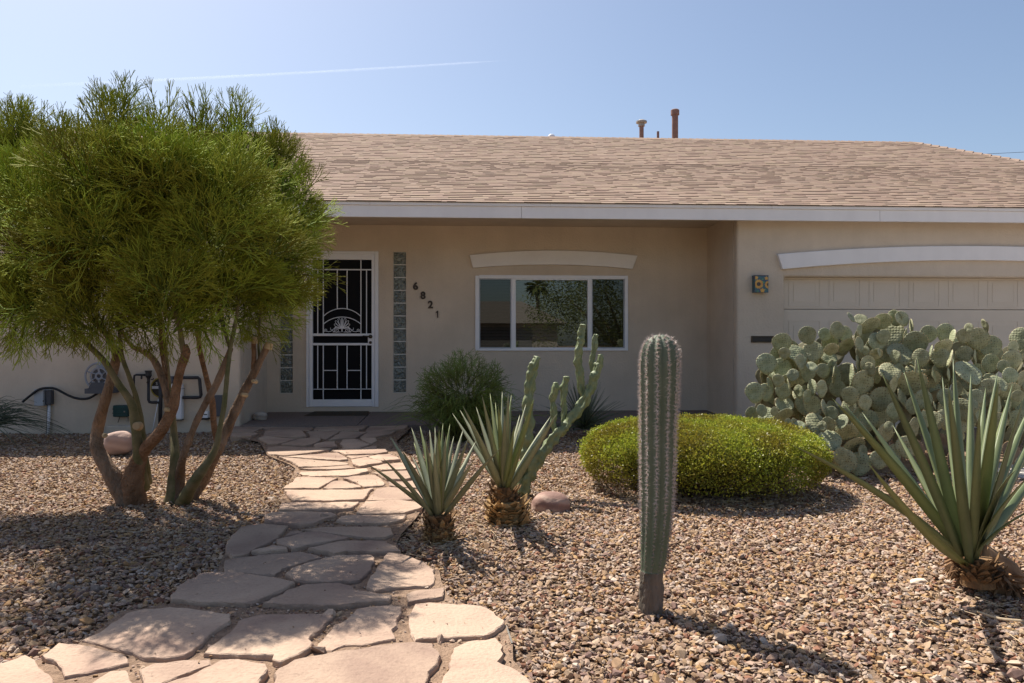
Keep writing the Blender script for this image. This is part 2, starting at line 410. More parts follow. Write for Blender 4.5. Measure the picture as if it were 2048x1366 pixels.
def bar(x0, x1, y0, y1):
    q = MB(); strip(q, x0, x1, y0, y1, ys0, ys1); q.build('bar', M_METALWHITE, sdoor, bevel=.002)
for x_ in (635.3, 732.9): bar(x_-.9, x_+.9, 540, 667); bar(x_-.9, x_+.9, 690.7, 777.4)
for x_ in (646.4, 721.7): bar(x_-.9, x_+.9, 519, 667); bar(x_-.9, x_+.9, 690.7, 798.6)
for x_ in (674.4, 694.0): bar(x_-.9, x_+.9, 540, 617.6); bar(x_-.9, x_+.9, 690.7, 777.4)
bar(625.5, 743.3, 538.2, 540); bar(625.5, 743.3, 777.4, 779.2); bar(647.3, 673.5, 740, 741.8); bar(694.9, 720.8, 740, 741.8)
yc = YB + .008; kd = mpp(684, YB)
def arc(px0, px1, pye, pyt, th=.0055):
    a = P(px0, pye, yc); c = P(px1, pye, yc); t = P((px0+px1)/2, pyt, yc)
    h = (c.x-a.x)/2; s = t.z-a.z; r = (h*h+s*s)/(2*s); cz = t.z-r; cx = (a.x+c.x)/2; an = math.asin(h/r)
    MB().tube([(cx+r*math.sin(q), yc, cz+r*math.cos(q)) for q in np.linspace(-an, an, 25)], th, 6).build('arch_bar', M_METALWHITE, sdoor)
arc(647, 721.5, 632.5, 617, .006); arc(647, 721.5, 648, 634, .006)
orn = MB(); c0 = P(684, 665, yc)
def o2(pts, r=.0042):                                # ornament stroke, photo pixels relative to the foot of the palmette
    for sx in (1, -1):
        orn.tube([(c0.x + sx*p[0]*kd, yc, c0.z + p[1]*kd) for p in pts], r, 6)
def spiral(cx, cy, r0, turns, a0, dirn=1, n=26):
    return [(cx + r0*(1-.8*i/n)*math.cos(a0+dirn*turns*2*math.pi*i/n), cy + r0*(1-.8*i/n)*math.sin(a0+dirn*turns*2*math.pi*i/n)) for i in range(n+1)]
orn.tube([(c0.x, yc, c0.z+q*kd) for q in (1, 10, 20, 29)], [.006, .009, .010, .006], 6)
for an, ln in ((14, 29), (36, 26), (58, 22), (80, 17)):  # palmette petals
    a = R(an); d = (math.sin(a), math.cos(a)); nn = (d[1], -d[0])
    base = (1.5, 8); pts = []
    for t, wd in ((0, 0), (.35, 1.1), (.7, 2.1), (.9, 1.9), (1, 0), (.9, -1.9), (.7, -2.0), (.4, -1.0)):
        pts.append((base[0]+d[0]*ln*t*.75+nn[0]*wd, base[1]+d[1]*ln*t*.75+nn[1]*wd))
    o2(pts + [pts[0]], .0036)
o2(spiral(10.5, 4.6, 6.0, 1.6, R(150), -1), .0042); o2([(4.5, 8.5), (8, 11), (13, 10.5), (18, 6), (22, 2.5), (27, 1.5), (32, 3)], .0042)
o2(spiral(32, 4.2, 3.4, 1.4, R(-60), 1), .0036); o2([(15, 1), (19, 4), (23, 6.5), (22.5, 9.5)], .0036); o2([(3, 1), (18, 1)], .004)
orn.build('scroll_ornament', M_METALWHITE, sdoor)
q = MB(); strip(q, 619.5, 749, 509, 813, YB + .034, YB + .038); q.build('screen', M_SCREEN, sdoor)
for py in (662, 767):
    h = P(618, py, YB-.018); MB().tube([(h.x,h.y,h.z-.055),(h.x,h.y,h.z-.05),(h.x,h.y,h.z+.05),(h.x,h.y,h.z+.055)], [.004,.008,.008,.004], 8).build('hinge', M_METALWHITE, sdoor)
k_ = P(741, 673, YB-.013)
MB().tube([(k_.x,k_.y,k_.z),(k_.x,k_.y-.008,k_.z),(k_.x,k_.y-.012,k_.z)], [.026,.026,.015], 18).tube([(k_.x,k_.y-.01,k_.z),(k_.x,k_.y-.05,k_.z)], .009, 10).tube([(k_.x+.01,k_.y-.05,k_.z),(k_.x-.05,k_.y-.052,k_.z+.002),(k_.x-.095,k_.y-.045,k_.z+.008)], [.010,.009,.006], 8).build('door_handle', M_BRONZE, sdoor, smooth=True)
k_ = P(741, 685, YB-.013)
MB().tube([(k_.x,k_.y,k_.z),(k_.x,k_.y-.012,k_.z),(k_.x,k_.y-.016,k_.z)], [.019,.019,.012], 16).build('deadbolt', M_BRONZE, sdoor, smooth=True)
# window
wx0, wx1, wz0, wz1 = WIN
b = MB()
strip(b, 950.5, 958.5, 551.5, 701.5, YB-.022, YB+.06); strip(b, 1249, 1255.5, 551.5, 701.5, YB-.022, YB+.06)
strip(b, 958.5, 1249, 551.5, 557.2, YB-.022, YB+.06); strip(b, 958.5, 1249, 696.6, 701.5, YB-.022, YB+.06)
win = b.build('window', M_METALWHITE, house, bevel=.004)
b = MB(); strip(b, 1022.5, 1031.5, 554, 699.5, YB-.014, YB+.05); strip(b, 1175, 1183.5, 554, 699.5, YB-.014, YB+.05)
strip(b, 1031.5, 1175, 554, 560, YB-.014, YB+.05); strip(b, 1031.5, 1175, 694.8, 699.5, YB-.014, YB+.05); b.build('fixed_sash', M_METALWHITE, win, bevel=.004)
for x0_, x1_ in ((958.6, 1022.4), (1183.6, 1248.9)):
    b = MB(); strip(b, x0_, x0_+1.8, 557.3, 696.5, YB, YB+.03); strip(b, x1_-1.8, x1_, 557.3, 696.5, YB, YB+.03)
    strip(b, x0_+1.8, x1_-1.8, 557.3, 559, YB, YB+.03); strip(b, x0_+1.8, x1_-1.8, 694.6, 696.5, YB, YB+.03); b.build('sliding_sash', M_GREY, win)
def glassmat(name, tint, refl):
    m, n, bs = new_mat(name); N = n.nodes; L = n.links; N.remove(bs)
    tr = N.new('ShaderNodeBsdfTransparent'); tr.inputs[0].default_value = rgba(tint)
    gl = N.new('ShaderNodeBsdfGlossy'); gl.inputs['Roughness'].default_value = 0.0; gl.inputs[0].default_value = (.95, 1, .96, 1)
    fr = N.new('ShaderNodeFresnel'); fr.inputs[0].default_value = 1.5
    ad = N.new('ShaderNodeMath'); ad.operation = 'ADD'; ad.inputs[1].default_value = refl; L.new(fr.outputs[0], ad.inputs[0])
    mx = N.new('ShaderNodeMixShader'); L.new(ad.outputs[0], mx.inputs[0]); L.new(tr.outputs[0], mx.inputs[1]); L.new(gl.outputs[0], mx.inputs[2])
    L.new(mx.outputs[0], N['Material Output'].inputs[0]); return m
M_PANE = glassmat('window_glass', (.46, .50, .48), .07); M_PANE2 = glassmat('screened_glass', (.26, .27, .28), .015)
for x0_, x1_, y0_, y1_, mm in ((1031.6, 1174.9, 560.1, 694.7, M_PANE), (960.5, 1020.5, 559.1, 694.5, M_PANE2), (1185.5, 1247, 559.1, 694.5, M_PANE2)):
    r = rect(x0_, y0_, x1_, y1_, YB+.02); q = MB(); q.add([(r[0],YB+.02,r[2]),(r[1],YB+.02,r[2]),(r[1],YB+.02,r[3]),(r[0],YB+.02,r[3])], [(0,1,2,3)]); q.build('pane', mm, win)
M_SLAT = mat('blind_slat', (.30, .29, .27), (.34, .33, .31), rough=.6)
b = MB(); z_ = wz0 + .03
while z_ < wz1 - .02:
    b.add([(wx0+.03,YB+.085,z_-.006),(wx1-.03,YB+.085,z_-.006),(wx1-.03,YB+.107,z_+.007),(wx0+.03,YB+.107,z_+.007)], [(0,1,2,3)]); z_ += .0205
tag(b.build('blind_slats', M_SLAT, win), kind='stuff')
# glass blocks
m, n, bs = new_mat('glass_block'); N = n.nodes; L = n.links
tc = N.new('ShaderNodeTexCoord'); nz = N.new('ShaderNodeTexNoise'); nz.inputs['Scale'].default_value = 22; nz.inputs['Detail'].default_value = .6; nz.inputs['Distortion'].default_value = 1.2
L.new(tc.outputs['Object'], nz.inputs[0]); bp = N.new('ShaderNodeBump'); bp.inputs['Strength'].default_value = .8; bp.inputs['Distance'].default_value = .04
L.new(nz.outputs[0], bp.inputs['Height']); L.new(bp.outputs[0], bs.inputs['Normal'])
rp = N.new('ShaderNodeValToRGB'); rp.color_ramp.elements[0].color = (.085, .10, .088, 1); rp.color_ramp.elements[0].position = .35; rp.color_ramp.elements[1].color = (.20, .225, .20, 1); rp.color_ramp.elements[1].position = .7
L.new(nz.outputs[0], rp.inputs[0]); L.new(rp.outputs[0], bs.inputs['Base Color']); bs.inputs['Roughness'].default_value = .06; bs.inputs['Specular IOR Level'].default_value = .9
M_GB = m
M_GROUT = mat('glass_block_joint', (.62, .60, .56), (.68, .66, .62), rough=.8)
for (r, lab) in ((GBR, 1), (GBL, 0)):
    q = MB().box(r[0], r[1], YB + .024, YB + .12, r[2], r[3]); col = q.build('glass_block_column', M_GROUT, house)
    hgt = (r[3]-r[2]) / 11
    for i in range(11):
        z0_ = r[2] + i*hgt; MB().box(r[0]+.006, r[1]-.006, YB+.016, YB+.10, z0_+.007, z0_+hgt-.007).build('glass_block', M_GB, col, bevel=.006)
# lintels
def arch_trim(name, top, bot, Y, th):
    pts = [P(x, y, Y) for x, y in top] ; pb = [P(x, y, Y) for x, y in bot]
    def smooth(p):
        a, t, c = p; h = (c.x-a.x)/2; out = []
        for i in range(25):
            s = i/24; x_ = a.x+(c.x-a.x)*s; base = a.z+(c.z-a.z)*s; out.append((x_, base + (t.z-(a.z+c.z)/2)*(1-(2*s-1)**2)))
        return out
    T_, B_ = smooth(pts), smooth(pb); b = MB(); k = 25
    vs = [(x_, Y-th, z_) for x_, z_ in T_] + [(x_, Y-th, z_) for x_, z_ in B_] + [(x_, Y+.01, z_) for x_, z_ in T_] + [(x_, Y+.01, z_) for x_, z_ in B_]
    fs = []
    for i in range(k-1):
        fs += [(k+i, k+i+1, i+1, i), (i, i+1, 2*k+i+1, 2*k+i), (k+i+1, k+i, 3*k+i, 3*k+i+1)]
    fs += [(0, 2*k, 3*k, k), (k-1, 2*k-1, 4*k-1, 3*k-1)]
    b.add(vs, fs); o = b.build(name, M_TRIM, house, bevel=.008)
arch_trim('window_lintel', [(939,511),(1105,501.5),(1274,512)], [(946,536.5),(1105,530),(1264,538.5)], YB, .05)
gcx = (GD[0]+GD[1])/2
a_ = P(1556, 508, YF-.05); t_z = Z(494.5, 1905, YF-.05); bz = P(1566, 538.5, YF-.05); tb = Z(523.5, 1905, YF-.05)
def arch_world(x0, x1, zt0, zt1, xb0, xb1, zb0, zb1, Y, th):
    b = MB(); k = 41; vs = []
    for (xa, xc, z0_, z1_, yy) in ((x0,x1,zt0,zt1,Y-th),(xb0,xb1,zb0,zb1,Y-th),(x0,x1,zt0,zt1,Y+.01),(xb0,xb1,zb0,zb1,Y+.01)):
        for i in range(k):
            s = i/(k-1); vs.append((xa+(xc-xa)*s, yy, z0_+(z1_-z0_)*(1-(2*s-1)**2)))
    fs = []
    for i in range(k-1):
        fs += [(k+i, k+i+1, i+1, i), (i, i+1, 2*k+i+1, 2*k+i), (k+i+1, k+i, 3*k+i, 3*k+i+1)]
    fs += [(0, 2*k, 3*k, k), (k-1, 2*k-1, 4*k-1, 3*k-1)]
    b.add(vs, fs); b.build('garage_lintel', M_WHITE, house, bevel=.008)
arch_world(a_.x, 2*gcx-a_.x, a_.z, t_z+.02, bz.x, 2*gcx-bz.x, bz.z, tb+.02, YF, .05)
# garage door: four sections, ten raised panels each
M_GAR = mat('garage_paint', (.61, .53, .435), (.66, .575, .475), scale=2, rough=.6, bump=.15, bscale=60)
zj = P(1600, 618.5, YG).z; sh = .533
b = MB()
for i in range(4):
    z0_ = zj - sh*3 + i*sh; b.box(GD[0]-.1, GD[1]+.1, YG, YG+.05, z0_+.003, z0_+sh-.003)
gd = b.build('garage_door', M_GAR, house, bevel=.004)
pm_ = MB(); pw, ph = .40, .36                        # one raised panel: frame rib, field and inner rib
for (w2, h2, t2, y_) in ((pw/2, ph/2, .012, 0), (pw/2-.06, ph/2-.06, .007, 0)):
    pm_.box(-w2, w2, -.004, 0, h2-t2, h2); pm_.box(-w2, w2, -.004, 0, -h2, -h2+t2); pm_.box(-w2, -w2+t2, -.004, 0, -h2+t2, h2-t2); pm_.box(w2-t2, w2, -.004, 0, -h2+t2, h2-t2)
pm_.box(-pw/2+.066, pw/2-.066, -.002, .0, -ph/2+.066, ph/2-.066)
p0 = pm_.build('panel', M_GAR, gd); x_first = P(1609, 580, YG).x; pitch = (P(1848.5, 580, YG).x - x_first)/3; zc = P(1609, 584, YG).z
for i in range(4):
    for j in range(10):
        o = p0 if (i == 0 and j == 0) else p0.copy()
        if o is not p0: C.objects.link(o)
        o.location = (x_first + j*pitch, YG - .0005, zc - i*sh)
MB().box(GD[0], GD[1], YG-.03, YG-.002, GD[3]-.022, GD[3]-.001).build('weather_strip', M_GAR, gd)
MB().box(GD[0], GD[0]+.012, YG-.03, YG-.002, 0, GD[3]-.023).build('weather_strip', M_GAR, gd)
# mail slot
b = MB(); strip(b, 1502, 1547, 672, 673.6, YF-.014, YF+.004, YF); strip(b, 1502, 1547, 683, 685, YF-.014, YF+.004, YF); strip(b, 1502, 1504, 673.6, 683, YF-.014, YF+.004, YF); strip(b, 1545, 1547, 673.6, 683, YF-.014, YF+.004, YF)
ms_ = b.build('mail_slot', M_BRONZE, house, bevel=.002); b = MB(); strip(b, 1504.2, 1544.8, 673.8, 682.8, YF-.006, YF+.003, YF); b.build('flap', mat('dark_bronze', (.035,.03,.028),(.05,.042,.038), rough=.4), ms_)
reroot(house)
# ================================================================ FLAGSTONE PATH
ZA, ZB_, ZC = (4.452, 440, 790), (3.732, 560, 1000), (2.56, 0, 960)
SA = '''110,288 150,275 380,275 395,290 300,330 108,330|100,340 320,337 340,347 280,370 100,372|400,270 845,268 800,308 520,308 380,300|862,268 1330,268 1290,298 1235,320 1070,316 832,308|1347,270 1680,272 1650,300 1480,316 1295,326 1303,305|400,314 735,317 768,370 690,378 520,370 390,355|779,320 1062,317 1066,327 945,382 900,373 803,373|1080,327 1308,332 1215,379 1100,386 970,402|1320,332 1570,324 1520,345 1380,373 1245,378|340,382 400,362 510,378 688,387 510,435 430,430|705,388 860,378 903,392 888,407 830,440 760,453 545,435|852,432 920,418 1028,410 1042,461 1000,468 852,470 828,450|1067,430 1102,398 1190,391 1250,402 1335,435 1258,468 1100,470|1248,384 1390,382 1395,405 1347,430 1275,405|1268,474 1390,447 1395,473 1300,479|420,452 530,442 760,460 1000,477 970,490 700,528 570,535 435,518 415,485|988,492 1100,477 1480,482 1490,510 1390,523 1122,527 1062,505|505,542 600,546 800,527 1050,503 1106,532 1150,569 1060,578 640,555|1124,533 1378,527 1290,545 1172,563|1313,548 1402,527 1500,524 1600,560 1610,578 1422,588|1164,577 1300,551 1438,592 1455,604 1330,622 1250,640 1184,618|520,552 640,562 1060,586 1142,597 1138,609 900,629 690,637 670,610|704,650 1000,632 1150,621 1206,645 1000,657 820,658|1334,642 1472,611 1720,588 1750,640 1640,658 1432,669|712,672 830,670 1215,658 1306,653 1320,679 1150,716 990,712 790,712 712,690|1354,688 1480,678 1720,671 1760,730 1640,757 1484,752 1404,702|684,728 780,725 1055,738 920,803 880,825 564,825 622,782|1095,742 1180,724 1386,709 1474,780 1466,797 1282,816 1194,775|944,797 1012,758 1088,755 1246,811 1260,827 1000,835 904,827|1494,768 1640,768 1780,748 1800,818 1690,817 1504,798|569,843 900,842 1270,842 1364,825 1278,931 1000,945 662,944 604,903|1390,833 1500,816 1700,828 1790,852 1830,908 1640,921 1316,931|544,968 660,959 900,961 1244,954 1186,1008 1010,1026 780,1028 524,1027|1294,949 1600,934 1790,962 1800,1008 1640,1051 1420,1061 1206,1055 1244,1002|392,1062 480,1043 780,1038 1000,1048 1045,1075 928,1108 848,1147 730,1164 600,1151 392,1132|1069,1076 1200,1066 1420,1075 1660,1065 1638,1108 1500,1139 1102,1134 1025,1110'''
SB = '''155,215 320,198 700,193 836,207 846,253 790,276 640,276 485,261 255,232|205,372 340,338 440,314 700,304 798,308 903,374 760,386 500,391 395,410 352,393|38,550 180,475 420,410 695,405 712,425 683,518 597,595 520,606 250,611 113,606|803,400 890,404 1060,453 1157,512 1166,588 1127,630 900,645 705,674 637,648 744,482|937,692 1012,664 1231,644 1216,716 1060,740 944,760|-130,778 60,668 192,624 400,612 518,634 578,674 700,685 853,716 816,766 640,775 450,790 240,795 60,790|989,800 1004,774 1110,761 1390,774 1560,803 1683,895 1636,957 1528,1015 1200,1025 994,1040 955,930 965,850|575,803 650,790 830,785 913,794 875,900 845,960 864,1026 680,1060 480,1065 380,1104 247,1100 355,960 394,913 503,878|-70,1400 -20,1270 100,1205 240,1172 480,1120 700,1086 1000,1061 1146,1075 1194,1160 1174,1230 1124,1290 1100,1480 -120,1500|1294,1113 1402,1070 1600,1045 1665,1102 1684,1160 1634,1212 1740,1256 1866,1345 1960,1480 1150,1480 1246,1222'''
SCs = '''1153,330 1232,243 1350,225 1474,235 1436,288 1250,381 1192,391 1153,368|1284,366 1400,333 1472,347 1476,356 1332,372|1413,311 1562,271 1620,268 1793,296 1738,308 1560,342 1490,354 1424,329|1484,256 1530,252 1554,259 1456,286|1148,403 1330,381 1558,366 1654,396 1478,442 1400,481 1153,459|874,590 908,548 1042,478 1200,481 1440,508 1514,527 1477,553 1328,616 1258,635 1140,630 1000,620 874,609|416,805 522,748 642,664 740,644 870,639 1060,664 1184,684 1189,718 1075,797 947,894 900,904 740,909 654,867|1026,880 1113,813 1243,694 1332,670 1500,673 1693,685 1674,718 1584,818 1593,858 1527,900 1440,939 1395,926 1404,900 1180,885|214,900 292,839 430,844 636,883 664,928 558,955 334,999 314,958|-40,960 0,945 128,899 187,918 263,1035 236,1120 -60,1130 -80,1000|705,962 792,929 950,914 1084,914 1084,938 928,996 792,1054 735,1037|434,1052 562,964 638,959 684,1030 676,1120 410,1130|805,1063 1002,994 1132,929 1220,929 1363,953 1373,976 1339,1040 1335,1130 775,1130'''
stones = []
for txt, (s, ox, oy) in ((SA, ZA), (SB, ZB_), (SCs, ZC)):
    for poly in txt.split('|'):
        stones.append([(ox + float(q.split(',')[0]) / s, oy + float(q.split(',')[1]) / s) for q in poly.split()])
m, n, bs = new_mat('sandstone'); N = n.nodes; L = n.links
tc = N.new('ShaderNodeTexCoord'); oi = N.new('ShaderNodeObjectInfo')
ad = N.new('ShaderNodeVectorMath'); ad.operation = 'ADD'; L.new(tc.outputs['Object'], ad.inputs[0])
cx_ = N.new('ShaderNodeCombineXYZ'); mu = N.new('ShaderNodeMath'); mu.operation = 'MULTIPLY'; mu.inputs[1].default_value = 40
L.new(oi.outputs['Random'], mu.inputs[0]); L.new(mu.outputs[0], cx_.inputs[0]); L.new(mu.outputs[0], cx_.inputs[2]); L.new(cx_.outputs[0], ad.inputs[1])
n1 = N.new('ShaderNodeTexNoise'); n1.inputs['Scale'].default_value = 2.6; n1.inputs['Detail'].default_value = 8; n1.inputs['Distortion'].default_value = .6; L.new(ad.outputs[0], n1.inputs[0])
r1 = N.new('ShaderNodeValToRGB'); e = r1.color_ramp.elements
e[0].position = .3; e[0].color = (.30, .205, .158, 1); e[1].position = .72; e[1].color = (.475, .352, .262, 1); q = e.new(.5); q.color = (.41, .295, .22, 1)
L.new(n1.outputs[0], r1.inputs[0])
n2 = N.new('ShaderNodeTexNoise'); n2.inputs['Scale'].default_value = 70; n2.inputs['Detail'].default_value = 6; L.new(ad.outputs[0], n2.inputs[0])
r2 = N.new('ShaderNodeValToRGB'); r2.color_ramp.elements[0].position = .28; r2.color_ramp.elements[0].color = (.86, .85, .85, 1); r2.color_ramp.elements[1].position = .5; r2.color_ramp.elements[1].color = (1, 1, 1, 1)
L.new(n2.outputs[0], r2.inputs[0])
mx = N.new('ShaderNodeMix'); mx.data_type = 'RGBA'; mx.blend_type = 'MULTIPLY'; mx.inputs[0].default_value = 1; L.new(r1.outputs[0], mx.inputs[6]); L.new(r2.outputs[0], mx.inputs[7])
hs = N.new('ShaderNodeHueSaturation'); mr = N.new('ShaderNodeMapRange'); mr.inputs[3].default_value = .86; mr.inputs[4].default_value = 1.1; L.new(oi.outputs['Random'], mr.inputs[0]); L.new(mr.outputs[0], hs.inputs['Value']); L.new(mx.outputs[2], hs.inputs['Color'])
L.new(hs.outputs[0], bs.inputs['Base Color']); bs.inputs['Roughness'].default_value = .88; bs.inputs['Specular IOR Level'].default_value = .2
# thin cleft layers: stepped, stretched noise as relief
mp = N.new('ShaderNodeMapping'); mp.inputs['Scale'].default_value = (1.2, 4.5, 1); L.new(ad.outputs[0], mp.inputs[0])
n3 = N.new('ShaderNodeTexNoise'); n3.inputs['Scale'].default_value = 1.6; n3.inputs['Detail'].default_value = 7; n3.inputs['Distortion'].default_value = .4; L.new(mp.outputs[0], n3.inputs[0])
sn = N.new('ShaderNodeMath'); sn.operation = 'MULTIPLY'; sn.inputs[1].default_value = 7; L.new(n3.outputs[0], sn.inputs[0])
fl = N.new('ShaderNodeMath'); fl.operation = 'FLOOR'; L.new(sn.outputs[0], fl.inputs[0])
ad2 = N.new('ShaderNodeMath'); ad2.operation = 'ADD'; L.new(fl.outputs[0], ad2.inputs[0]); L.new(n2.outputs[0], ad2.inputs[1])
bp = N.new('ShaderNodeBump'); bp.inputs['Strength'].default_value = .8; bp.inputs['Distance'].default_value = .007; L.new(ad2.outputs[0], bp.inputs['Height']); L.new(bp.outputs[0], bs.inputs['Normal'])
M_STONE = m
M_SAND = mat('path_sand', (.20, .135, .095), (.34, .235, .165), scale=30, rough=.95, bump=.9, bscale=120, spec=.1, c3=(.42, .31, .22), bdist=.015)
LEFT = [(462,858),(470,872),(520,880),(533,905),(592,930),(566,985),(558,1022),(525,1045),(448,1100),(430,1150),(335,1200),(245,1212),(150,1285),(75,1312),(-40,1345),(-90,1480)]
RIGHT = [(828,848),(792,880),(812,905),(852,950),(852,1000),(832,1030),(792,1075),(800,1100),(878,1132),(885,1165),(900,1190),(1025,1240),(1025,1310),(1085,1366),(1150,1480)]
lw = [G(x, y, pz) for x, y in LEFT]; rw = [G(x, y, pz) for x, y in RIGHT]
path_poly = [(p.x, p.y) for p in lw] + [(p.x, p.y) for p in reversed(rw)]
def resample(pts, k):
    d = [0]
    for a, c in zip(pts[:-1], pts[1:]): d.append(d[-1] + (c-a).length)
    out = []
    for i in range(k):
        s = d[-1]*i/(k-1); j = 0
        while j < len(d)-2 and d[j+1] < s: j += 1
        out.append(pts[j].lerp(pts[j+1], (s-d[j])/max(1e-6, d[j+1]-d[j])))
    return out
A_, B_ = resample(lw, 40), resample(rw, 40); bv = []; bf = []
for a, c in zip(A_, B_):
    for j in range(13):
        p = a.lerp(c, j/12); p.z = max(pz(p.y)-.017, gz(p.x, p.y)-.004) + .008*mnoise.noise(Vector((p.x*7, p.y*7, 2))); bv.append(p)
bf = [(i*13+j+13, i*13+j+14, i*13+j+1, i*13+j) for i in range(39) for j in range(12)]
path = np_mesh('flagstone_path', bv, bf, M_SAND, smooth=True); tag(path, kind='structure')
stone_w = []
for si, poly in enumerate(stones):
    random.seed(100 + si)
    pts = [G(x, y, pz) for x, y in poly]
    out = []
    for i, p in enumerate(pts):                      # rough, chipped outline
        q_ = pts[(i+1) % len(pts)]; L_ = (q_-p).length; k = max(1, int(L_/.028))
        nrm = Vector((-(q_-p).y, (q_-p).x, 0)); nrm.normalize() if nrm.length else None
        for j in range(k):
            t = j/k; c = p.lerp(q_, t); amp = .013 if j else .005
            c = c + nrm * (amp*mnoise.noise(Vector((c.x*16, c.y*16, si))) + .006*mnoise.noise(Vector((c.x*42, c.y*42, si))) + .012*mnoise.noise(Vector((c.x*4, c.y*4, si+9))))
            out.append(c)
    cen = sum(out, Vector())/len(out)
    stone_w.append([(p.x, p.y) for p in out])
    tx, ty = random.uniform(-.010, .010), random.uniform(-.010, .010); up = random.uniform(-.006, .006)
    rings = []
    for sc_, dz in ((.0, -.075), (.002, -.010), (.004, -.003), (.008, 0.0)):
        ring = []
        for p in out:
            v = cen - p; v.z = 0; l = v.length; v = v*(sc_/l if l else 0)
            jx = random.uniform(-.004, .004) if dz < -.02 else random.uniform(-.002, .002)
            c = p + v + v.normalized()*jx if v.length else p.copy()
            c.z = pz(p.y) + dz + up + tx*(p.x-cen.x)/.4 + ty*(p.y-cen.y)/.4
            ring.append(c)
        rings.append(ring)
    k = len(out); b = MB(); vs = [c - cen for r_ in rings for c in r_]
    fs = [(i*k+j, i*k+(j+1) % k, (i+1)*k+(j+1) % k, (i+1)*k+j) for i in range(3) for j in range(k)] + [tuple(range(3*k, 4*k))]
    b.add(vs, fs); o = b.build('flagstone', M_STONE, path, loc=cen)
# a few loose chips in the joints
for (px, py, s) in ((655,1040,.055),(665,1043,.03),(636,1308,.035),(882,1285,.025),(905,1283,.022),(660,1235,.04)):
    p = G(px, py, pz, -.02); vs = [Vector((random.gauss(0,1), random.gauss(0,1), random.gauss(0,.5))).normalized()*s*random.uniform(.6,1) for _ in range(14)]
    import bmesh
    bm = bmesh.new(); [bm.verts.new(v) for v in vs]; bmesh.ops.convex_hull(bm, input=bm.verts); me = bpy.data.meshes.new('stone_chip'); bm.to_mesh(me); bm.free(); me.materials.append(M_STONE); link('stone_chip', me, path, loc=p+Vector((0,0,.01)))

# ================================================================ GRAVEL (nobody could count it)
import bmesh
def rock_mesh(name, seed, flat, m, n=11):
    r = np.random.default_rng(seed); bm = bmesh.new()
    for _ in range(n):
        v = r.normal(size=3); v /= np.linalg.norm(v); v *= r.uniform(.75, 1.05); bm.verts.new((v[0]*1.15, v[1]*.85, v[2]*flat))
    res = bmesh.ops.convex_hull(bm, input=bm.verts)
    bmesh.ops.delete(bm, geom=[v for v in bm.verts if not v.link_faces], context='VERTS')
    me = bpy.data.meshes.new(name); bm.to_mesh(me); bm.free(); me.materials.append(m); return me
m, n, bs = new_mat('river_gravel'); N = n.nodes; L = n.links
oi = N.new('ShaderNodeObjectInfo'); rp = N.new('ShaderNodeValToRGB'); rp.color_ramp.interpolation = 'CONSTANT'
pal = [(.33,.225,.15),(.42,.31,.22),(.25,.17,.12),(.47,.36,.27),(.35,.22,.125),(.31,.22,.175),(.52,.43,.36),(.37,.26,.175),(.23,.155,.13),(.42,.30,.20),(.34,.27,.23),(.28,.155,.11),(.40,.295,.235),(.42,.285,.165),(.38,.28,.215),(.49,.39,.31)]
e = rp.color_ramp.elements
e[0].position = 0; e[0].color = rgba(pal[0]); e[1].position = 1/16; e[1].color = rgba(pal[1])
for i in range(2, 16): q = e.new(i/16); q.color = rgba(pal[i])
L.new(oi.outputs['Random'], rp.inputs[0])
tc = N.new('ShaderNodeTexCoord'); nz = N.new('ShaderNodeTexNoise'); nz.inputs['Scale'].default_value = 2.2; nz.inputs['Detail'].default_value = 5; L.new(tc.outputs['Object'], nz.inputs[0])
mr = N.new('ShaderNodeMapRange'); mr.inputs[3].default_value = .50; mr.inputs[4].default_value = 1.22; L.new(nz.outputs[0], mr.inputs[0])
hs = N.new('ShaderNodeHueSaturation'); hs.inputs['Saturation'].default_value = 1.15; L.new(mr.outputs[0], hs.inputs['Value']); L.new(rp.outputs[0], hs.inputs['Color']); L.new(hs.outputs[0], bs.inputs['Base Color'])
bs.inputs['Roughness'].default_value = .85; bs.inputs['Specular IOR Level'].default_value = .25
M_GRAV = m
variants = []
for i in range(7):
    me = rock_mesh('gravel_piece', 40+i, (.55, .45, .7, .35, .6, .5, .4)[i], M_GRAV, 13+i % 4)
    variants.append(bpy.data.objects.new('gravel_piece', me))
def scatter(n_, y0, y1, xpad):
    Y = np.sqrt(rng.uniform(y0**2, y1**2, n_)); Xs = rng.uniform(-1, 1, n_)*(.72*Y + xpad) + .052*Y
    return Xs, Y
Xs, Ys = [], []
for (dens, y0, y1, pad) in ((4000, 2.0, 5.0, .8), (3200, 5.0, 8.9, .4)):
    area = .72*(y1**2-y0**2) + 2*pad*(y1-y0); a_, c_ = scatter(int(area*dens), y0, y1, pad); Xs.append(a_); Ys.append(c_)
Xs = np.concatenate(Xs); Ys = np.concatenate(Ys)
inpath = pip_np(path_poly, Xs, Ys); onstone = np.zeros(len(Xs), bool)
for poly in stone_w:
    pa = np.array(poly); bb = (Xs > pa[:,0].min()) & (Xs < pa[:,0].max()) & (Ys > pa[:,1].min()) & (Ys < pa[:,1].max())
    idx = np.nonzero(bb)[0]; onstone[idx] |= pip_np(poly, Xs[idx], Ys[idx])
ragged = np.array([mnoise.noise(Vector((x*2.5, y*2.5, 5))) for x, y in zip(Xs[inpath], Ys[inpath])])
grit = onstone & (rng.random(len(Xs)) < .012)
keep = ~onstone | grit
ip = np.nonzero(inpath)[0]; keep[ip] &= grit[ip] | (rng.random(len(ip)) < np.where(ragged > .1, .5, .12))
keep &= ~((Xs > XL-.02) & (Xs < XR) & (Ys > 8.78)); keep &= Xs < 4.45
keep &= Ys < 8.83
Xs, Ys, grit = Xs[keep], Ys[keep], grit[keep]; n_ = len(Xs)
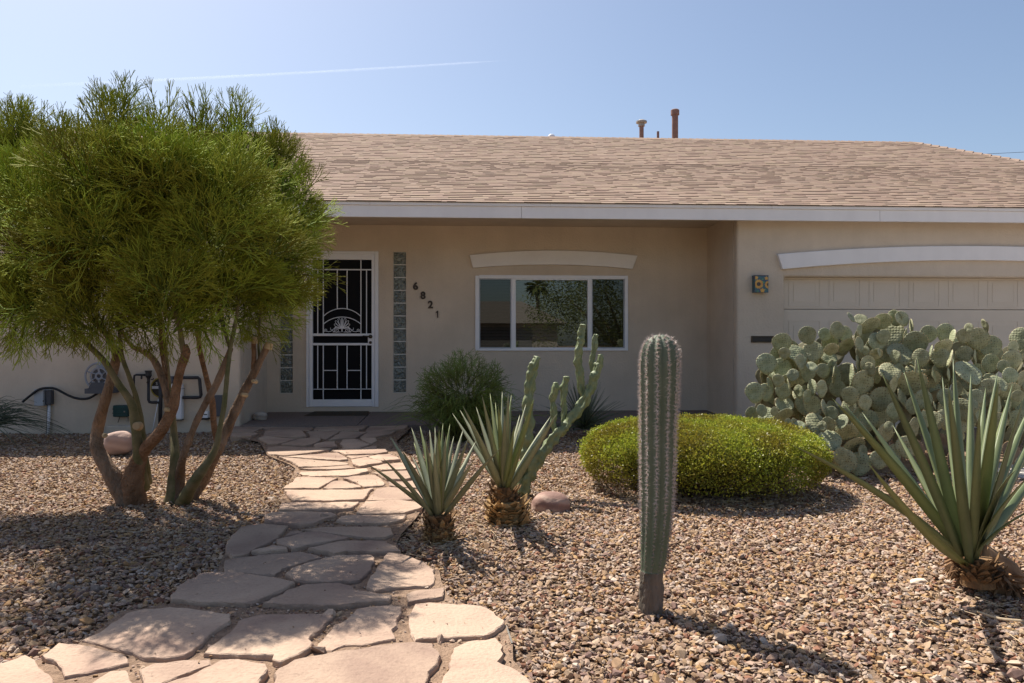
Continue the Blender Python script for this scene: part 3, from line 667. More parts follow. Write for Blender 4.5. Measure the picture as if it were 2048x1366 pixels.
size = np.exp(rng.normal(0, .30, n_)) * .0098; size = np.clip(size, .004, .026)
size *= np.where(pip_np(path_poly, Xs, Ys), .55, 1.0)
size[grit] *= .6; big = rng.random(n_) < .012; size[big] *= 1.5
Zs = np.array([gz(x, y) for x, y in zip(Xs, Ys)]) - .006 + size*.25 + rng.random(n_)**2*.014
inn = pip_np(path_poly, Xs, Ys); Zs[inn] = np.array([pz(y) for y in Ys[inn]]) - .012; Zs[grit] = np.array([pz(y) for y in Ys[grit]]) + .003
pm_me = bpy.data.meshes.new('gravel'); pm_me.vertices.add(n_)
pm_me.vertices.foreach_set('co', np.stack([Xs, Ys, Zs], 1).astype(np.float32).ravel())
at = pm_me.attributes.new('rot', 'FLOAT_VECTOR', 'POINT'); ro = np.stack([rng.normal(0, .38, n_), rng.normal(0, .38, n_), rng.uniform(0, 6.283, n_)], 1); at.data.foreach_set('vector', ro.astype(np.float32).ravel())
at = pm_me.attributes.new('scl', 'FLOAT', 'POINT'); at.data.foreach_set('value', (size*1.15).astype(np.float32))
gravel = link('gravel', pm_me); tag(gravel, 'tan and brown crushed gravel covering the yard', 'gravel', kind='stuff')
ng = bpy.data.node_groups.new('gravel_nodes', 'GeometryNodeTree')
ng.interface.new_socket('Geometry', in_out='INPUT', socket_type='NodeSocketGeometry'); ng.interface.new_socket('Geometry', in_out='OUTPUT', socket_type='NodeSocketGeometry')
gi = ng.nodes.new('NodeGroupInput'); go = ng.nodes.new('NodeGroupOutput'); iop = ng.nodes.new('GeometryNodeInstanceOnPoints'); jn = ng.nodes.new('GeometryNodeJoinGeometry')
for v in variants:
    on = ng.nodes.new('GeometryNodeObjectInfo'); on.inputs['Object'].default_value = v; on.inputs['As Instance'].default_value = True; ng.links.new(on.outputs['Geometry'], jn.inputs[0])
ng.links.new(gi.outputs[0], iop.inputs['Points']); ng.links.new(jn.outputs[0], iop.inputs['Instance']); iop.inputs['Pick Instance'].default_value = True
ra = ng.nodes.new('GeometryNodeInputNamedAttribute'); ra.data_type = 'FLOAT_VECTOR'; ra.inputs[0].default_value = 'rot'
er = ng.nodes.new('FunctionNodeEulerToRotation'); ng.links.new(ra.outputs[0], er.inputs[0]); ng.links.new(er.outputs[0], iop.inputs['Rotation'])
sa = ng.nodes.new('GeometryNodeInputNamedAttribute'); sa.data_type = 'FLOAT'; sa.inputs[0].default_value = 'scl'; ng.links.new(sa.outputs[0], iop.inputs['Scale'])
ng.links.new(iop.outputs[0], go.inputs[0])
gm = gravel.modifiers.new('gravel', 'NODES'); gm.node_group = ng

# ================================================================ BOULDERS AND LOOSE STONES
def boulder(name, label, px, py, wpx, hpx, Y, m, seed, group=None, depth=.8, sink=.15, base=None, rough=.10):
    k = mpp(px, Y); r = wpx*k/2; h = hpx*k/2; bm = bmesh.new(); bmesh.ops.create_icosphere(bm, subdivisions=4, radius=1)
    for v in bm.verts:
        c = v.co.copy(); d = 1 + rough*mnoise.noise(c*1.3+Vector((seed,0,0))) + rough*.4*mnoise.noise(c*3.1+Vector((0,seed,0)))
        s = Vector((abs(c.x)**.85*math.copysign(1,c.x), abs(c.y)**.85*math.copysign(1,c.y), abs(c.z)**.8*math.copysign(1,c.z)))
        v.co = Vector((s.x*r*d, s.y*r*depth*d, s.z*h*d))
    me = bpy.data.meshes.new(name); bm.to_mesh(me); bm.free(); me.materials.append(m); me.polygons.foreach_set('use_smooth', [True]*len(me.polygons))
    p = P(px, py, Y); o = link(name, me, loc=p)
    return tag(o, label, 'boulder' if wpx > 40 else 'stone', group)
def banded(name, c1, c2, c3):
    m, n, bs = new_mat(name); N = n.nodes; L = n.links; tc = N.new('ShaderNodeTexCoord'); mp = N.new('ShaderNodeMapping'); mp.inputs['Rotation'].default_value = (R(20), R(-15), R(30)); L.new(tc.outputs['Object'], mp.inputs[0])
    wv = N.new('ShaderNodeTexWave'); wv.bands_direction = 'Z'; wv.inputs['Scale'].default_value = 4; wv.inputs['Distortion'].default_value = 5; wv.inputs['Detail'].default_value = 3; wv.inputs['Detail Scale'].default_value = 1.2; L.new(mp.outputs[0], wv.inputs[0])
    rp = N.new('ShaderNodeValToRGB'); e = rp.color_ramp.elements; e[0].color = rgba(c1); e[1].color = rgba(c2); q = e.new(.5); q.color = rgba(c3); L.new(wv.outputs[0], rp.inputs[0]); L.new(rp.outputs[0], bs.inputs['Base Color'])
    bs.inputs['Roughness'].default_value = .85; nz = N.new('ShaderNodeTexNoise'); nz.inputs['Scale'].default_value = 40; L.new(tc.outputs['Object'], nz.inputs[0]); bp = N.new('ShaderNodeBump'); bp.inputs['Strength'].default_value = .4; bp.inputs['Distance'].default_value = .01; L.new(nz.outputs[0], bp.inputs['Height']); L.new(bp.outputs[0], bs.inputs['Normal']); return m
M_RED = banded('red_banded_stone', (.21, .12, .095), (.40, .275, .215), (.28, .165, .13)); M_PINK = banded('pink_stone', (.33, .225, .185), (.42, .295, .24), (.37, .255, .21)); M_PALE = banded('pale_stone', (.30, .25, .21), (.52, .47, .41), (.42, .37, .32))
boulder('boulder', 'smooth pinkish boulder behind the forked tree trunks', 238, 886, 56, 48, 7.2, M_PINK, 3)
boulder('boulder', 'small dark red rock behind the pinkish boulder', 266, 882, 32, 36, 7.55, M_RED, 5)
boulder('boulder', 'rounded red banded boulder beside the shaggy agave stump', 1101, 1012, 76, 56, 4.87, M_RED, 8, rough=.07)
boulder('boulder', 'pale grey rock lying on the porch by the left wall', 521, 833, 27, 19, 9.3, M_PALE, 11)
for (px, py, wp, hp, lab) in ((1838, 1166, 36, 17, 'flat cream stone on the gravel left of the large agave'), (1076, 928, 46, 9, 'thin flat grey stone in the gravel below the knobby cactus')):
    p = G(px, py); boulder('flat_stone', lab, px, py, wp, hp, p.y, mat('cream_stone', (.62,.50,.38), (.68,.56,.44), scale=9), px, depth=.7, rough=.2)
# rusty edging strip by the path
p = G(1012, 1268); p2 = G(1024, 1308)
b = MB(); t_ = (p2-p).normalized(); n__ = Vector((-t_.y, t_.x, 0))*.003
b.add([p-n__-Vector((0,0,.03)), p+n__-Vector((0,0,.03)), p2+n__-Vector((0,0,.03)), p2-n__-Vector((0,0,.03)), p-n__+Vector((0,0,.035)), p+n__+Vector((0,0,.035)), p2+n__+Vector((0,0,.04)), p2-n__+Vector((0,0,.04))], [(0,3,2,1),(4,5,6,7),(0,1,5,4),(1,2,6,5),(2,3,7,6),(3,0,4,7)])
tag(b.build('edging_strip', mat('steel_edging', (.13,.13,.12), (.20,.18,.15), scale=30, rough=.6)), 'short piece of grey steel edging beside the pale flagstone', 'edging')
# dry litter: twigs and straw
LV, LF = [], []
def litter(cx, cy, rx, ry, k):
    for _ in range(k):
        x_ = random.gauss(cx, rx); y_ = random.gauss(cy, ry); a_ = random.uniform(0, 6.28); l = random.uniform(.03, .11); z_ = gz(x_, y_)+random.uniform(.012, .024); w_ = random.uniform(.0008, .0016)
        d = Vector((math.cos(a_), math.sin(a_), random.uniform(-.05, .05)))*l; s_ = Vector((-math.sin(a_), math.cos(a_), 0))*w_; c = Vector((x_, y_, z_)); o = len(LV)
        LV.extend([c-s_, c+s_, c+d+s_, c+d-s_, c+Vector((0,0,w_*1.5)), c+d+Vector((0,0,w_*1.5))]); LF.extend([(o,o+3,o+5,o+4),(o+1,o+4,o+5,o+2),(o,o+1,o+2,o+3)])
random.seed(5)
for (px, py, rx, ry, k) in ((330,1080,.8,.35,140),(150,1100,.7,.4,90),(480,1010,.4,.3,70),(1400,1010,.6,.12,160),(1250,960,.1,.4,60),(880,1095,.25,.12,90),(1020,1050,.25,.15,120),(2000,1240,.3,.2,70),(1700,1020,.4,.3,60)):
    p = G(px, py); litter(p.x, p.y, rx, ry, k)
M_STRAW = mat('dry_straw', (.40, .30, .19), (.55, .44, .30), scale=3, rough=.9)
tag(np_mesh('dry_litter', LV, LF, M_STRAW), 'scattered dry straw and twigs on the gravel', 'litter', kind='stuff')
# fallen leaves
M_RLEAF = mat('orange_leaf', (.42, .11, .03), (.50, .18, .06), scale=20, rough=.7)
for i, (px, py, lab) in enumerate(((1055, 1051, 'curled orange dead leaf beside the shaggy agave stump'), (1100, 1073, 'small rust coloured leaf on the gravel below the banded boulder'))):
    p = G(px, py); b = MB(); s_ = (.035, .018)[i]
    b.add([(-s_,0,.012),(-s_*.3,s_*.4,.02),(s_*.5,s_*.35,.022),(s_,0,.014),(s_*.5,-s_*.35,.006),(-s_*.3,-s_*.4,.005)], [(0,1,2,3,4,5)]); b.add([(-s_,0,.010),(-s_*.3,s_*.4,.018),(s_*.5,s_*.35,.020),(s_,0,.012),(s_*.5,-s_*.35,.004),(-s_*.3,-s_*.4,.003)], [(5,4,3,2,1,0)])
    tag(b.build('fallen_leaf', M_RLEAF, loc=p), lab, 'leaf')
p1, p2, p3 = G(1955, 1238), G(2000, 1250), G(2060, 1258)
tag(MB().tube(catmull([p1+Vector((0,0,.03)), p2+Vector((0,0,.025)), p3+Vector((0,0,.03))], [.004,.005,.006], 5)[0], .005, 6).build('fallen_stick', M_STRAW), 'bare grey stick lying on gravel at the foot of the large agave', 'stick')
# ================================================================ THINGS ON THE WALLS AND PORCH
def text_mesh(name, s, h, depth, m, parent=None, loc=(0,0,0), bold=.0):
    cu = bpy.data.curves.new(name, 'FONT'); cu.body = s; cu.size = h/.7; cu.extrude = depth/2; cu.align_x = 'CENTER'; cu.align_y = 'CENTER'; cu.offset = bold; cu.resolution_u = 6
    tmp = bpy.data.objects.new(name, cu); C.objects.link(tmp); dg = bpy.context.evaluated_depsgraph_get(); me = bpy.data.meshes.new_from_object(tmp.evaluated_get(dg))
    bpy.data.objects.remove(tmp); me.materials.clear(); me.materials.append(m); me.transform(Matrix.Rotation(R(90), 4, 'X')); return link(name, me, parent, loc=loc)
M_NUM = mat('number_bronze', (.055, .042, .034), (.085, .065, .05), rough=.5, metal=.3)
def one(px, py):
    h = 14*mpp(px, YB); b = MB(); pts = [(.10*h,-.5*h),(.10*h,.5*h),(-.04*h,.5*h),(-.24*h,.30*h),(-.24*h,.16*h),(-.06*h,.26*h),(-.06*h,-.5*h)]; n_ = len(pts)
    b.add([(x_, -.007, z_) for x_, z_ in pts]+[(x_, .007, z_) for x_, z_ in pts], [tuple(range(n_)), tuple(range(2*n_-1, n_-1, -1))]+[(i, i+n_, (i+1) % n_+n_, (i+1) % n_) for i in range(n_)]); return b.build('house_number', M_NUM, loc=P(px, py, YB-.008))
for ch, px, py, where in (('6', 831, 573, 'topmost of the four'), ('8', 846, 591.5, 'second from the top'), ('2', 861, 610, 'third from the top'), ('1', 875, 628.5, 'lowest of the four')):
    o = text_mesh('house_number', ch, 14*mpp(px, YB), .014, M_NUM, loc=P(px, py, YB-.008), bold=.0055) if ch != '1' else one(px, py)
    tag(o, 'dark metal house number digit %s on the porch wall, %s' % (ch, where), 'house number', 'house number digits')
# tiled wall lamp with painted sunflowers
lx0, lx1, lz0, lz1 = rect(1509.5, 551.5, 1537, 585, YF-.09)
lamp = thing('wall_lamp', 'tiled wall lamp painted with sunflowers beside the garage door', 'wall lamp', ((lx0+lx1)/2, YF, lz0))
cxm = (lx0+lx1)/2
M_TILE = mat('blue_green_glaze', (.010, .018, .11), (.02, .12, .10), scale=24, rough=.12, spec=.6, c3=(.10, .05, .16)); M_YEL = mat('yellow_glaze', (.52, .20, .02), (.66, .36, .05), scale=40, rough=.15, spec=.6); M_SEED = mat('brown_glaze', (.03, .012, .006), (.05, .02, .01), scale=60, rough=.2, spec=.6); M_LEAFG = mat('green_glaze', (.03, .16, .06), (.07, .26, .10), scale=40, rough=.15, spec=.6)
MB().box(lx0-cxm, lx1-cxm, -.09, -.001, 0, lz1-lz0).build('tile_box', M_TILE, lamp, bevel=.003)
MB().box(lx0-cxm-.002, lx1-cxm+.002, -.092, -.001, lz1-lz0, lz1-lz0+.006).build('top_frame', M_DGREY, lamp)
fy = -.0925; W2, H2 = (lx1-lx0)/2-.004, lz1-lz0
def flower(cx, cz, r, npet, name='sunflower'):
    b = MB()
    for j in range(npet):
        a0 = 2*math.pi*j/npet + .2; pts = []
        for (t, ww) in ((.35, 0), (.6, .22), (.85, .16), (1.0, 0), (.85, -.16), (.6, -.22)):
            x_ = cx + r*(t*math.cos(a0) - ww*math.sin(a0)); z_ = cz + r*(t*math.sin(a0) + ww*math.cos(a0)); pts.append((min(W2, max(-W2, x_)), fy - .0006*(j % 2), min(H2-.004, max(.003, z_))))
        b.add(pts, [tuple(range(5, -1, -1))])
    b.build(name, M_YEL, lamp)
    q = MB(); q.add([(min(W2, max(-W2, cx+r*.42*math.cos(a))), fy-.0016, cz+r*.42*math.sin(a)) for a in np.linspace(0, 2*math.pi, 16, endpoint=False)], [tuple(range(15, -1, -1))]); q.build('seed_head', M_SEED, lamp)
flower(-W2*.45, H2*.50, W2*.72, 15); flower(W2*1.05, H2*.47, W2*.62, 15)
for (cx, cz, r_) in ((W2*.12, H2*.12, W2*.32), (-W2*.85, H2*.88, W2*.28), (W2*.72, H2*.85, W2*.25)):
    q = MB(); q.add([(min(W2, max(-W2, cx+r_*math.cos(a)*(1+.25*math.sin(5*a)))), fy-.0003, min(H2-.004, max(.003, cz+r_*math.sin(a)*(1+.25*math.sin(5*a))))) for a in np.linspace(0, 2*math.pi, 20, endpoint=False)], [tuple(range(19, -1, -1))]); q.build('blossom', M_YEL, lamp)
for (cx, cz, dx, dz) in ((W2*.15, H2*.78, .03, .012), (W2*.5, H2*.2, .028, -.01), (-W2*.6, H2*.08, .03, .008), (W2*.3, H2*.62, .012, .03)):
    q = MB(); q.add([(cx-dx*.5, fy, cz-dz*.5), (cx+dz*.4, fy, cz-dx*.3), (cx+dx*.5, fy, cz+dz*.5), (cx-dz*.4, fy, cz+dx*.3)], [(0,1,2,3)]); q.build('painted_leaf', M_LEAFG, lamp)
# doormat
a, c = P(625, 827, YB-.05), P(746, 827, YB-.05); zm = zb-.01
b = MB(); b.add([(a.x-.03,YB-.40,zm-.02),(c.x-.02,YB-.40,zm-.02),(c.x-.06,YB-.02,zm),(a.x+.02,YB-.02,zm),(a.x-.03,YB-.40,zm+.0),(c.x-.02,YB-.40,zm+.0),(c.x-.06,YB-.02,zm+.020),(a.x+.02,YB-.02,zm+.020)], [(0,3,2,1),(4,5,6,7),(0,1,5,4),(1,2,6,5),(2,3,7,6),(3,0,4,7)])
tag(b.build('doormat', mat('coir_mat', (.06,.045,.03), (.10,.075,.05), scale=120, rough=.95, bump=.6, bscale=250)), 'dark brown doormat before the white security door', 'doormat')
# junction box with conduit
def wbox(parent, name, x0, x1, y0, y1, dep, m, Y=YF, off=.001, bevel=.006):
    r = rect(x0, y0, x1, y1, Y); return MB().box(r[0], r[1], Y-off-dep, Y-off, r[2], r[3]).build(name, m, parent, bevel=bevel)
p = P(95, 868, YF)
jb = thing('junction_box', 'grey electrical box on a white conduit on the left wall', 'electrical box', (p.x, YF, gz(p.x, YF)))
wbox(jb, 'cover', 78, 96.5, 778, 810.5, .10, M_GREY); wbox(jb, 'back_box', 97, 108.5, 779.5, 808.5, .07, M_DGREY)
t = P(98.5, 809, YF-.03); MB().tube([(t.x,t.y,t.z+.02),(t.x-.005,t.y,t.z-.2),(t.x-.012,t.y,0.03)], .016, 10).build('conduit', M_METALWHITE, jb, smooth=True)
t = P(95, 811, YF-.02); MB().tube([(t.x,t.y,t.z+.02),(t.x-.004,t.y,t.z-.2),(t.x-.015,t.y,0.03)], .006, 6).build('cable', M_BLACK, jb)
c0_ = P(87, 802, YF-.1015); MB().disc((c0_.x, c0_.z), .008, YF-.106, YF-.1012, 12).build('latch', M_BLACK, jb)
for q in jb.children: q.location -= jb.location
# hose
pts = [P(45, 804, YF-.12), P(62, 790, YF-.12), P(78, 779, YF-.12), P(95, 776, YF-.115), P(112, 778, YF-.11), P(135, 790, YF-.10), P(155, 797, YF-.10), P(175, 797, YF-.10), P(190, 790, YF-.10), P(200, 782, YF-.10)]
cp, cr = catmull(pts, [.014]*len(pts), 5)
tag(MB().tube(cp, cr, 8).build('garden_hose', M_BLACK, smooth=True), 'black garden hose draped over the grey electrical box', 'hose')
# hose reel
hc_ = P(205, 752, YF-.12); k = mpp(205, YF)
hr = thing('hose_reel', 'grey wall mounted hose reel behind the tree trunk', 'hose reel', (hc_.x, YF, 0))
M_REEL = mat('grey_plastic', (.28, .29, .33), (.33, .34, .38), rough=.5); b = MB(); rr = 26*k
b.ring((hc_.x, YF-.20, hc_.z), rr, .012, n=30); b.ring((hc_.x, YF-.20, hc_.z), rr*.62, .009, n=26); b.ring((hc_.x, YF-.20, hc_.z), rr*.22, .014, n=18)
for j in range(6):
    a_ = 2*math.pi*j/6+.3; b.tube([(hc_.x+rr*.2*math.cos(a_), YF-.20, hc_.z+rr*.2*math.sin(a_)), (hc_.x+rr*.98*math.cos(a_+.35), YF-.20, hc_.z+rr*.98*math.sin(a_+.35))], .013, 6, squash=.5)
b.build('side_disc', M_REEL, hr); MB().disc((hc_.x, hc_.z), rr*.93, YF-.055, YF-.045, 30).build('side_disc', M_REEL, hr)
MB().disc((hc_.x, hc_.z), rr*.55, YF-.19, YF-.056, 24).build('drum', M_DGREY, hr)
r = rect(180, 776, 231, 786, YF-.1); b = MB().box(r[0], r[1], YF-.22, YF-.001, r[2], r[3]); r2 = rect(187, 764, 222, 776, YF-.1); b.add([(r2[0]+.03,YF-.215,r2[3]),(r2[1]-.03,YF-.215,r2[3]),(r2[1],YF-.215,r2[2]),(r2[0],YF-.215,r2[2]),(r2[0]+.03,YF-.16,r2[3]),(r2[1]-.03,YF-.16,r2[3]),(r2[1],YF-.16,r2[2]),(r2[0],YF-.16,r2[2])], [(3,2,1,0),(4,5,6,7),(0,1,5,4),(3,0,4,7),(1,2,6,5)]); b.build('bracket', M_DGREY, hr)
for q in hr.children: q.location -= hr.location
# green irrigation timer with its ledge
it = P(247, 821, YF); tm = thing('irrigation_timer', 'dark green irrigation timer box low on the left wall', 'timer box', (it.x, YF, 0))
wbox(tm, 'box', 232.5, 263, 809.5, 832.5, .09, mat('dark_green_plastic', (.012, .05, .05), (.018, .065, .06), rough=.45), bevel=.012)
for yy in (816, 824): wbox(tm, 'rib', 232.2, 263.3, yy, yy+1.4, .094, mat('green_rib', (.010, .04, .04), rough=.5), bevel=0)
wbox(tm, 'lock', 255, 257.5, 820.5, 823, .098, M_GALV, bevel=.003)
t0, t1 = P(240, 832, YF-.02), P(236, 845, YF-.01); MB().tube([t0, t1], .004, 6).build('wire', M_BLACK, tm)
t0, t1 = P(254, 832, YF-.02), P(254, 843, YF-.02); MB().tube([t0, t1], .012, 8).build('pipe_stub', M_GALV, tm)
for q in tm.children: q.location -= tm.location
r = rect(216, 850.5, 266, 872, YF-.05); tag(MB().box(r[0], r[1], YF-.10, YF-.001, 0.0, r[3]).build('wall_plinth', M_STUCCO, bevel=.01), 'low stucco block against the wall under the green timer box', 'plinth')
# black pipework and white meter
pp = P(321, 860, YF); pw_ = thing('pipework', 'black iron water pipes with a valve on the left wall', 'pipes', (pp.x, YF, 0))
def pipe(pxs, r=.016, dy=.07, name='pipe', m=None, n=10): MB().tube([P(x_, y_, YF-dy) for x_, y_ in pxs], r, n).build(name, m or M_PIPE, pw_, smooth=True)
pipe([(267.5, 800), (268, 756), (269, 751), (273, 749.5), (292, 750)], .012); pipe([(297, 764), (297, 800), (299, 804), (304, 805), (320, 805)], .016)
pipe([(321, 757), (321, 800), (320, 870)], .022, .06); pipe([(340, 755.5), (396, 755.5), (399, 758), (402, 790), (400, 794), (395, 795), (366, 795)], .019, .07)
q_ = [P(297, y_, YF-.07) for y_ in (741, 743, 744.5, 752, 757, 764)]; MB().tube(q_, [.040, .040, .033, .034, .018, .016], 14).build('valve', M_PIPE, pw_)
pipe([(283, 752), (283, 758)], .010, .07, 'valve_handle'); pipe([(302, 759), (306.5, 759), (306.5, 756)], .007, .07, 'valve_handle'); pipe([(294, 764), (296, 764.5)], .014, .085, 'tap', M_BRONZE)
wbox(pw_, 'regulator', 342, 353, 752.5, 766, .10, M_DGREY, bevel=.02)
pipe([(317, 798), (308, 845), (304, 866)], .005, .075, 'drain_tube', M_METALWHITE, 6)
for q in pw_.children: q.location -= pw_.location
mb_ = P(361, 838, YF); me_ = thing('meter_box', 'tall white utility box behind the thick leaning trunk', 'utility box', (mb_.x, YF, 0)); wbox(me_, 'box', 346, 369, 767, 838.5, .09, M_METALWHITE, bevel=.02); wbox(me_, 'seam', 345.7, 369.3, 776.5, 777.3, .0912, M_DGREY, bevel=0); wbox(me_, 'base', 347, 368, 838.5, 839.8, .07, M_DGREY, bevel=0)
for q in me_.children: q.location -= me_.location
# round security sign on the wall
sg = P(323, 775, YF); sgn = thing('security_sign', 'round black security sign with yellow rim behind the trunks', 'sign', (sg.x, YF, 0)); r_ = 20.5*mpp(323, YF); M_SYEL = mat('sign_yellow', (.30, .22, .02), (.34, .25, .03), rough=.4)
MB().disc((sg.x, sg.z), r_, YF-.012, YF-.004, 36).build('plate', M_SYEL, sgn); MB().disc((sg.x, sg.z), r_*.88, YF-.0135, YF-.0121, 36).build('face', mat('sign_black', (.010,.010,.012), rough=.4), sgn)
MB().box(sg.x-r_*.87, sg.x+r_*.87, YF-.015, YF-.0137, sg.z-r_*.12, sg.z+r_*.15).build('band', mat('sign_white', (.62,.62,.66), rough=.4), sgn)
M_LET = mat('sign_letters', (.66, .66, .68), rough=.4)
text_mesh('letter', 'S', r_*.28, .002, M_LET, sgn, (sg.x-r_*.40, YF-.0148, sg.z+r_*.38)); text_mesh('letter', 'I', r_*.28, .002, M_LET, sgn, (sg.x+r_*.12, YF-.0148, sg.z+r_*.38))
for q in sgn.children: q.location -= sgn.location
wb = P(440, 815, YF); tag(wbox(None, 'wall_outlet', 432, 447, 790, 832, .06, M_DGREY), 'dark narrow box on the wall behind the green stem', 'wall box')
wb = thing('tap_cover', 'small white and black box at the foot of the left wall', 'wall box', (P(412, 833, YF).x, YF, 0)); wbox(wb, 'body', 408, 420, 822, 835, .07, M_METALWHITE); wbox(wb, 'base', 407.5, 420.5, 835.2, 838.5, .075, M_BLACK, bevel=0); wbox(wb, 'slot', 412, 419, 827, 829, .072, M_BLACK, bevel=0)
for q in wb.children: q.location -= wb.location
# ================================================================ PLANTS
def rot_to(d, spin):
    d = Vector(d).normalized(); z = Vector((0, 0, 1)); q = z.rotation_difference(d); return np.array((q.to_matrix() @ Matrix.Rotation(spin, 3, 'Z')))
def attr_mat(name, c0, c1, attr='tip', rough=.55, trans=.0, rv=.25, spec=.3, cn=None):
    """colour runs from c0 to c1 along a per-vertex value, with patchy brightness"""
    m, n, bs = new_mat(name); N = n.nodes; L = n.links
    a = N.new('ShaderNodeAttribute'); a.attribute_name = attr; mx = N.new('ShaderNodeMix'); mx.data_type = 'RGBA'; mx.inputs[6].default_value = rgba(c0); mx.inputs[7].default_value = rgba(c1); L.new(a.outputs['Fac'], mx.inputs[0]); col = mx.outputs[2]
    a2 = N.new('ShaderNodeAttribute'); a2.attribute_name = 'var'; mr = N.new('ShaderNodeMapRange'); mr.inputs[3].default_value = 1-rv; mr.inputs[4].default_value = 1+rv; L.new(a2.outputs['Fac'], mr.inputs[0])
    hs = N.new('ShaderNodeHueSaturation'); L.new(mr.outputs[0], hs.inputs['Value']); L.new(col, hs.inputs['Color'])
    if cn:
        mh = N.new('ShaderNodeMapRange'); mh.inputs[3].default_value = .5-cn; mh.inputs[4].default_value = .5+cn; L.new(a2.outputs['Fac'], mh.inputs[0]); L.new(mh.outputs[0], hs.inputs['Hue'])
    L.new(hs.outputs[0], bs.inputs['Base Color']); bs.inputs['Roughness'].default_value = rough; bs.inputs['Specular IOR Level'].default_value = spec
    if trans:
        out = N['Material Output']; tr = N.new('ShaderNodeBsdfTranslucent'); L.new(hs.outputs[0], tr.inputs[0]); ms = N.new('ShaderNodeMixShader'); ms.inputs[0].default_value = trans
        L.new(bs.outputs[0], ms.inputs[1]); L.new(tr.outputs[0], ms.inputs[2]); L.new(ms.outputs[0], out.inputs[0])
    return m
# ---------------------------------------------------------------- pencil tree
YT = 5.12
M_BARK = mat('tan_bark', (.13, .082, .052), (.30, .205, .14), scale=11, rough=.9, bump=1.0, bscale=55, c3=(.33, .20, .10), stretch=(1, 1, .5), bdist=.03)
M_BARK2 = mat('orange_bark', (.15, .078, .04), (.33, .195, .115), scale=11, rough=.9, bump=1.0, bscale=55, bdist=.03)
M_GSTEM = mat('green_stem', (.085, .092, .035), (.21, .17, .095), scale=11, rough=.75, bump=.3, bscale=40)
M_CUT = mat('pruned_wood', (.36, .26, .15), (.47, .36, .22), scale=25, rough=.9)
base = G(305, 1003)
tree = thing('pencil_tree', 'large bushy pencil tree with forked tan trunks', 'tree', (base.x, base.y, gz(base.x, base.y)))
def stem(pts, m, name='trunk', Y=None, sub=4, wob=.05):
    q = []; rr = []
    for (x_, y_, r_, dy) in pts:
        Yp = YT + dy; q.append(P(x_, y_, Yp)); rr.append(r_*mpp(x_, Yp)*(.52+.30*sm(880, 990, y_)))
    cp, cr = catmull(q, rr, 7); b = MB(); b.tube(cp, [r*(1+.14*mnoise.noise(Vector((c.x*11, c.z*11, r*50)))) for r, c in zip(cr, cp)], 14, wob=wob); return b.build(name, m, tree, smooth=True)
random.seed(21)
g0 = G(262, 1008).y - YT; g1 = G(352, 1004).y - YT
stem([(258,1014,25,g0),(240,975,24,g0),(214,935,23,g0),(194,893,22,g0+.05),(196,855,21,g0+.08),(212,795,18.5,.12),(228,735,17,.15),(232,705,16,.15),(215,672,11,.2),(180,630,9,.25),(140,560,7,.3),(110,480,5,.3)], M_BARK)
stem([(272,1016,27,g0),(266,960,27,g0-.02),(283,908,24,g0-.05),(322,862,21,-.12),(345,815,19.5,-.15),(353,775,18,-.16),(362,735,17.5,-.18),(372,705,18,-.18),(368,690,12,-.18)], M_BARK2)
stem([(368,712,11,-.18),(360,660,9.5,-.2),(350,610,9,-.22),(346,560,8,-.24),(338,480,6,-.2),(330,400,5,-.1),(325,300,3,0)], M_GSTEM)
stem([(284,975,18,g0+.1),(276,900,17,.05),(270,840,17,0),(262,805,16,-.02),(235,765,13,-.04),(208,722,11.5,-.04),(172,685,10,-.02),(140,640,8,.1),(90,560,6,.2),(60,470,4,.3)], M_GSTEM)
stem([(296,965,11,g0+.15),(290,910,10,.15),(284,850,9.5,.1),(274,800,9,.08),(258,752,8.5,.05),(244,712,8,.05),(238,660,7,.1),(225,560,5,.15)], M_GSTEM)
stem([(338,812,14,-.13),(326,762,13,-.1),(309,722,12.5,-.06),(286,702,10,0),(262,690,8,.1),(230,640,6,.2)], M_BARK)
stem([(334,795,9,-.1),(330,740,8.5,0),(322,690,7,.1),(320,600,6,.2)], M_BARK2)
stem([(345,1012,22,g1),(348,960,16,g1),(350,920,15,g1),(348,870,14,g1+.1),(345,830,12,.3),(338,780,10,.35),(330,700,8,.4),(310,600,6,.4)], M_GSTEM)
stem([(352,1010,20,g1),(360,950,13,g1-.02),(366,915,12,-.05),(388,855,12.5,-.1),(412,805,13,-.12),(432,770,13,-.12),(452,722,12,-.12),(462,696,11,-.12)], M_BARK)
stem([(462,700,9,-.12),(447,655,7,-.1),(436,610,6,-.05),(430,540,5,0),(420,430,4,0)], M_GSTEM)
stem([(362,1012,18,g1-.03),(392,958,14,-.12),(428,905,12,-.2),(440,855,10,-.22),(449,805,9,-.22),(455,745,8.5,-.2),(462,690,8,-.15),(475,620,7,-.1),(480,520,5,0),(490,420,4,.1)], M_GSTEM)
stem([(368,1013,22,g1),(400,962,21,g1+.05),(432,905,20,.02),(449,868,20,.02),(470,822,18,.04),(490,780,16,.05),(507,748,15,.05),(520,722,12.5,.05),(536,690,12,.05)], M_BARK)
stem([(506,752,9,.05),(508,715,8.5,.05),(507,680,9,.05)], M_BARK2)
stem([(440,900,13,.35),(428,850,12,.35),(424,800,11,.35),(414,760,10,.35),(402,710,9.5,.35),(396,670,8,.35),(390,600,6,.3),(400,500,5,.2)], M_BARK2)
stem([(520,728,5,.05),(517,690,4.5,.1),(520,640,4,.1),(530,560,4,.1),(540,450,3,.1)], M_GSTEM)
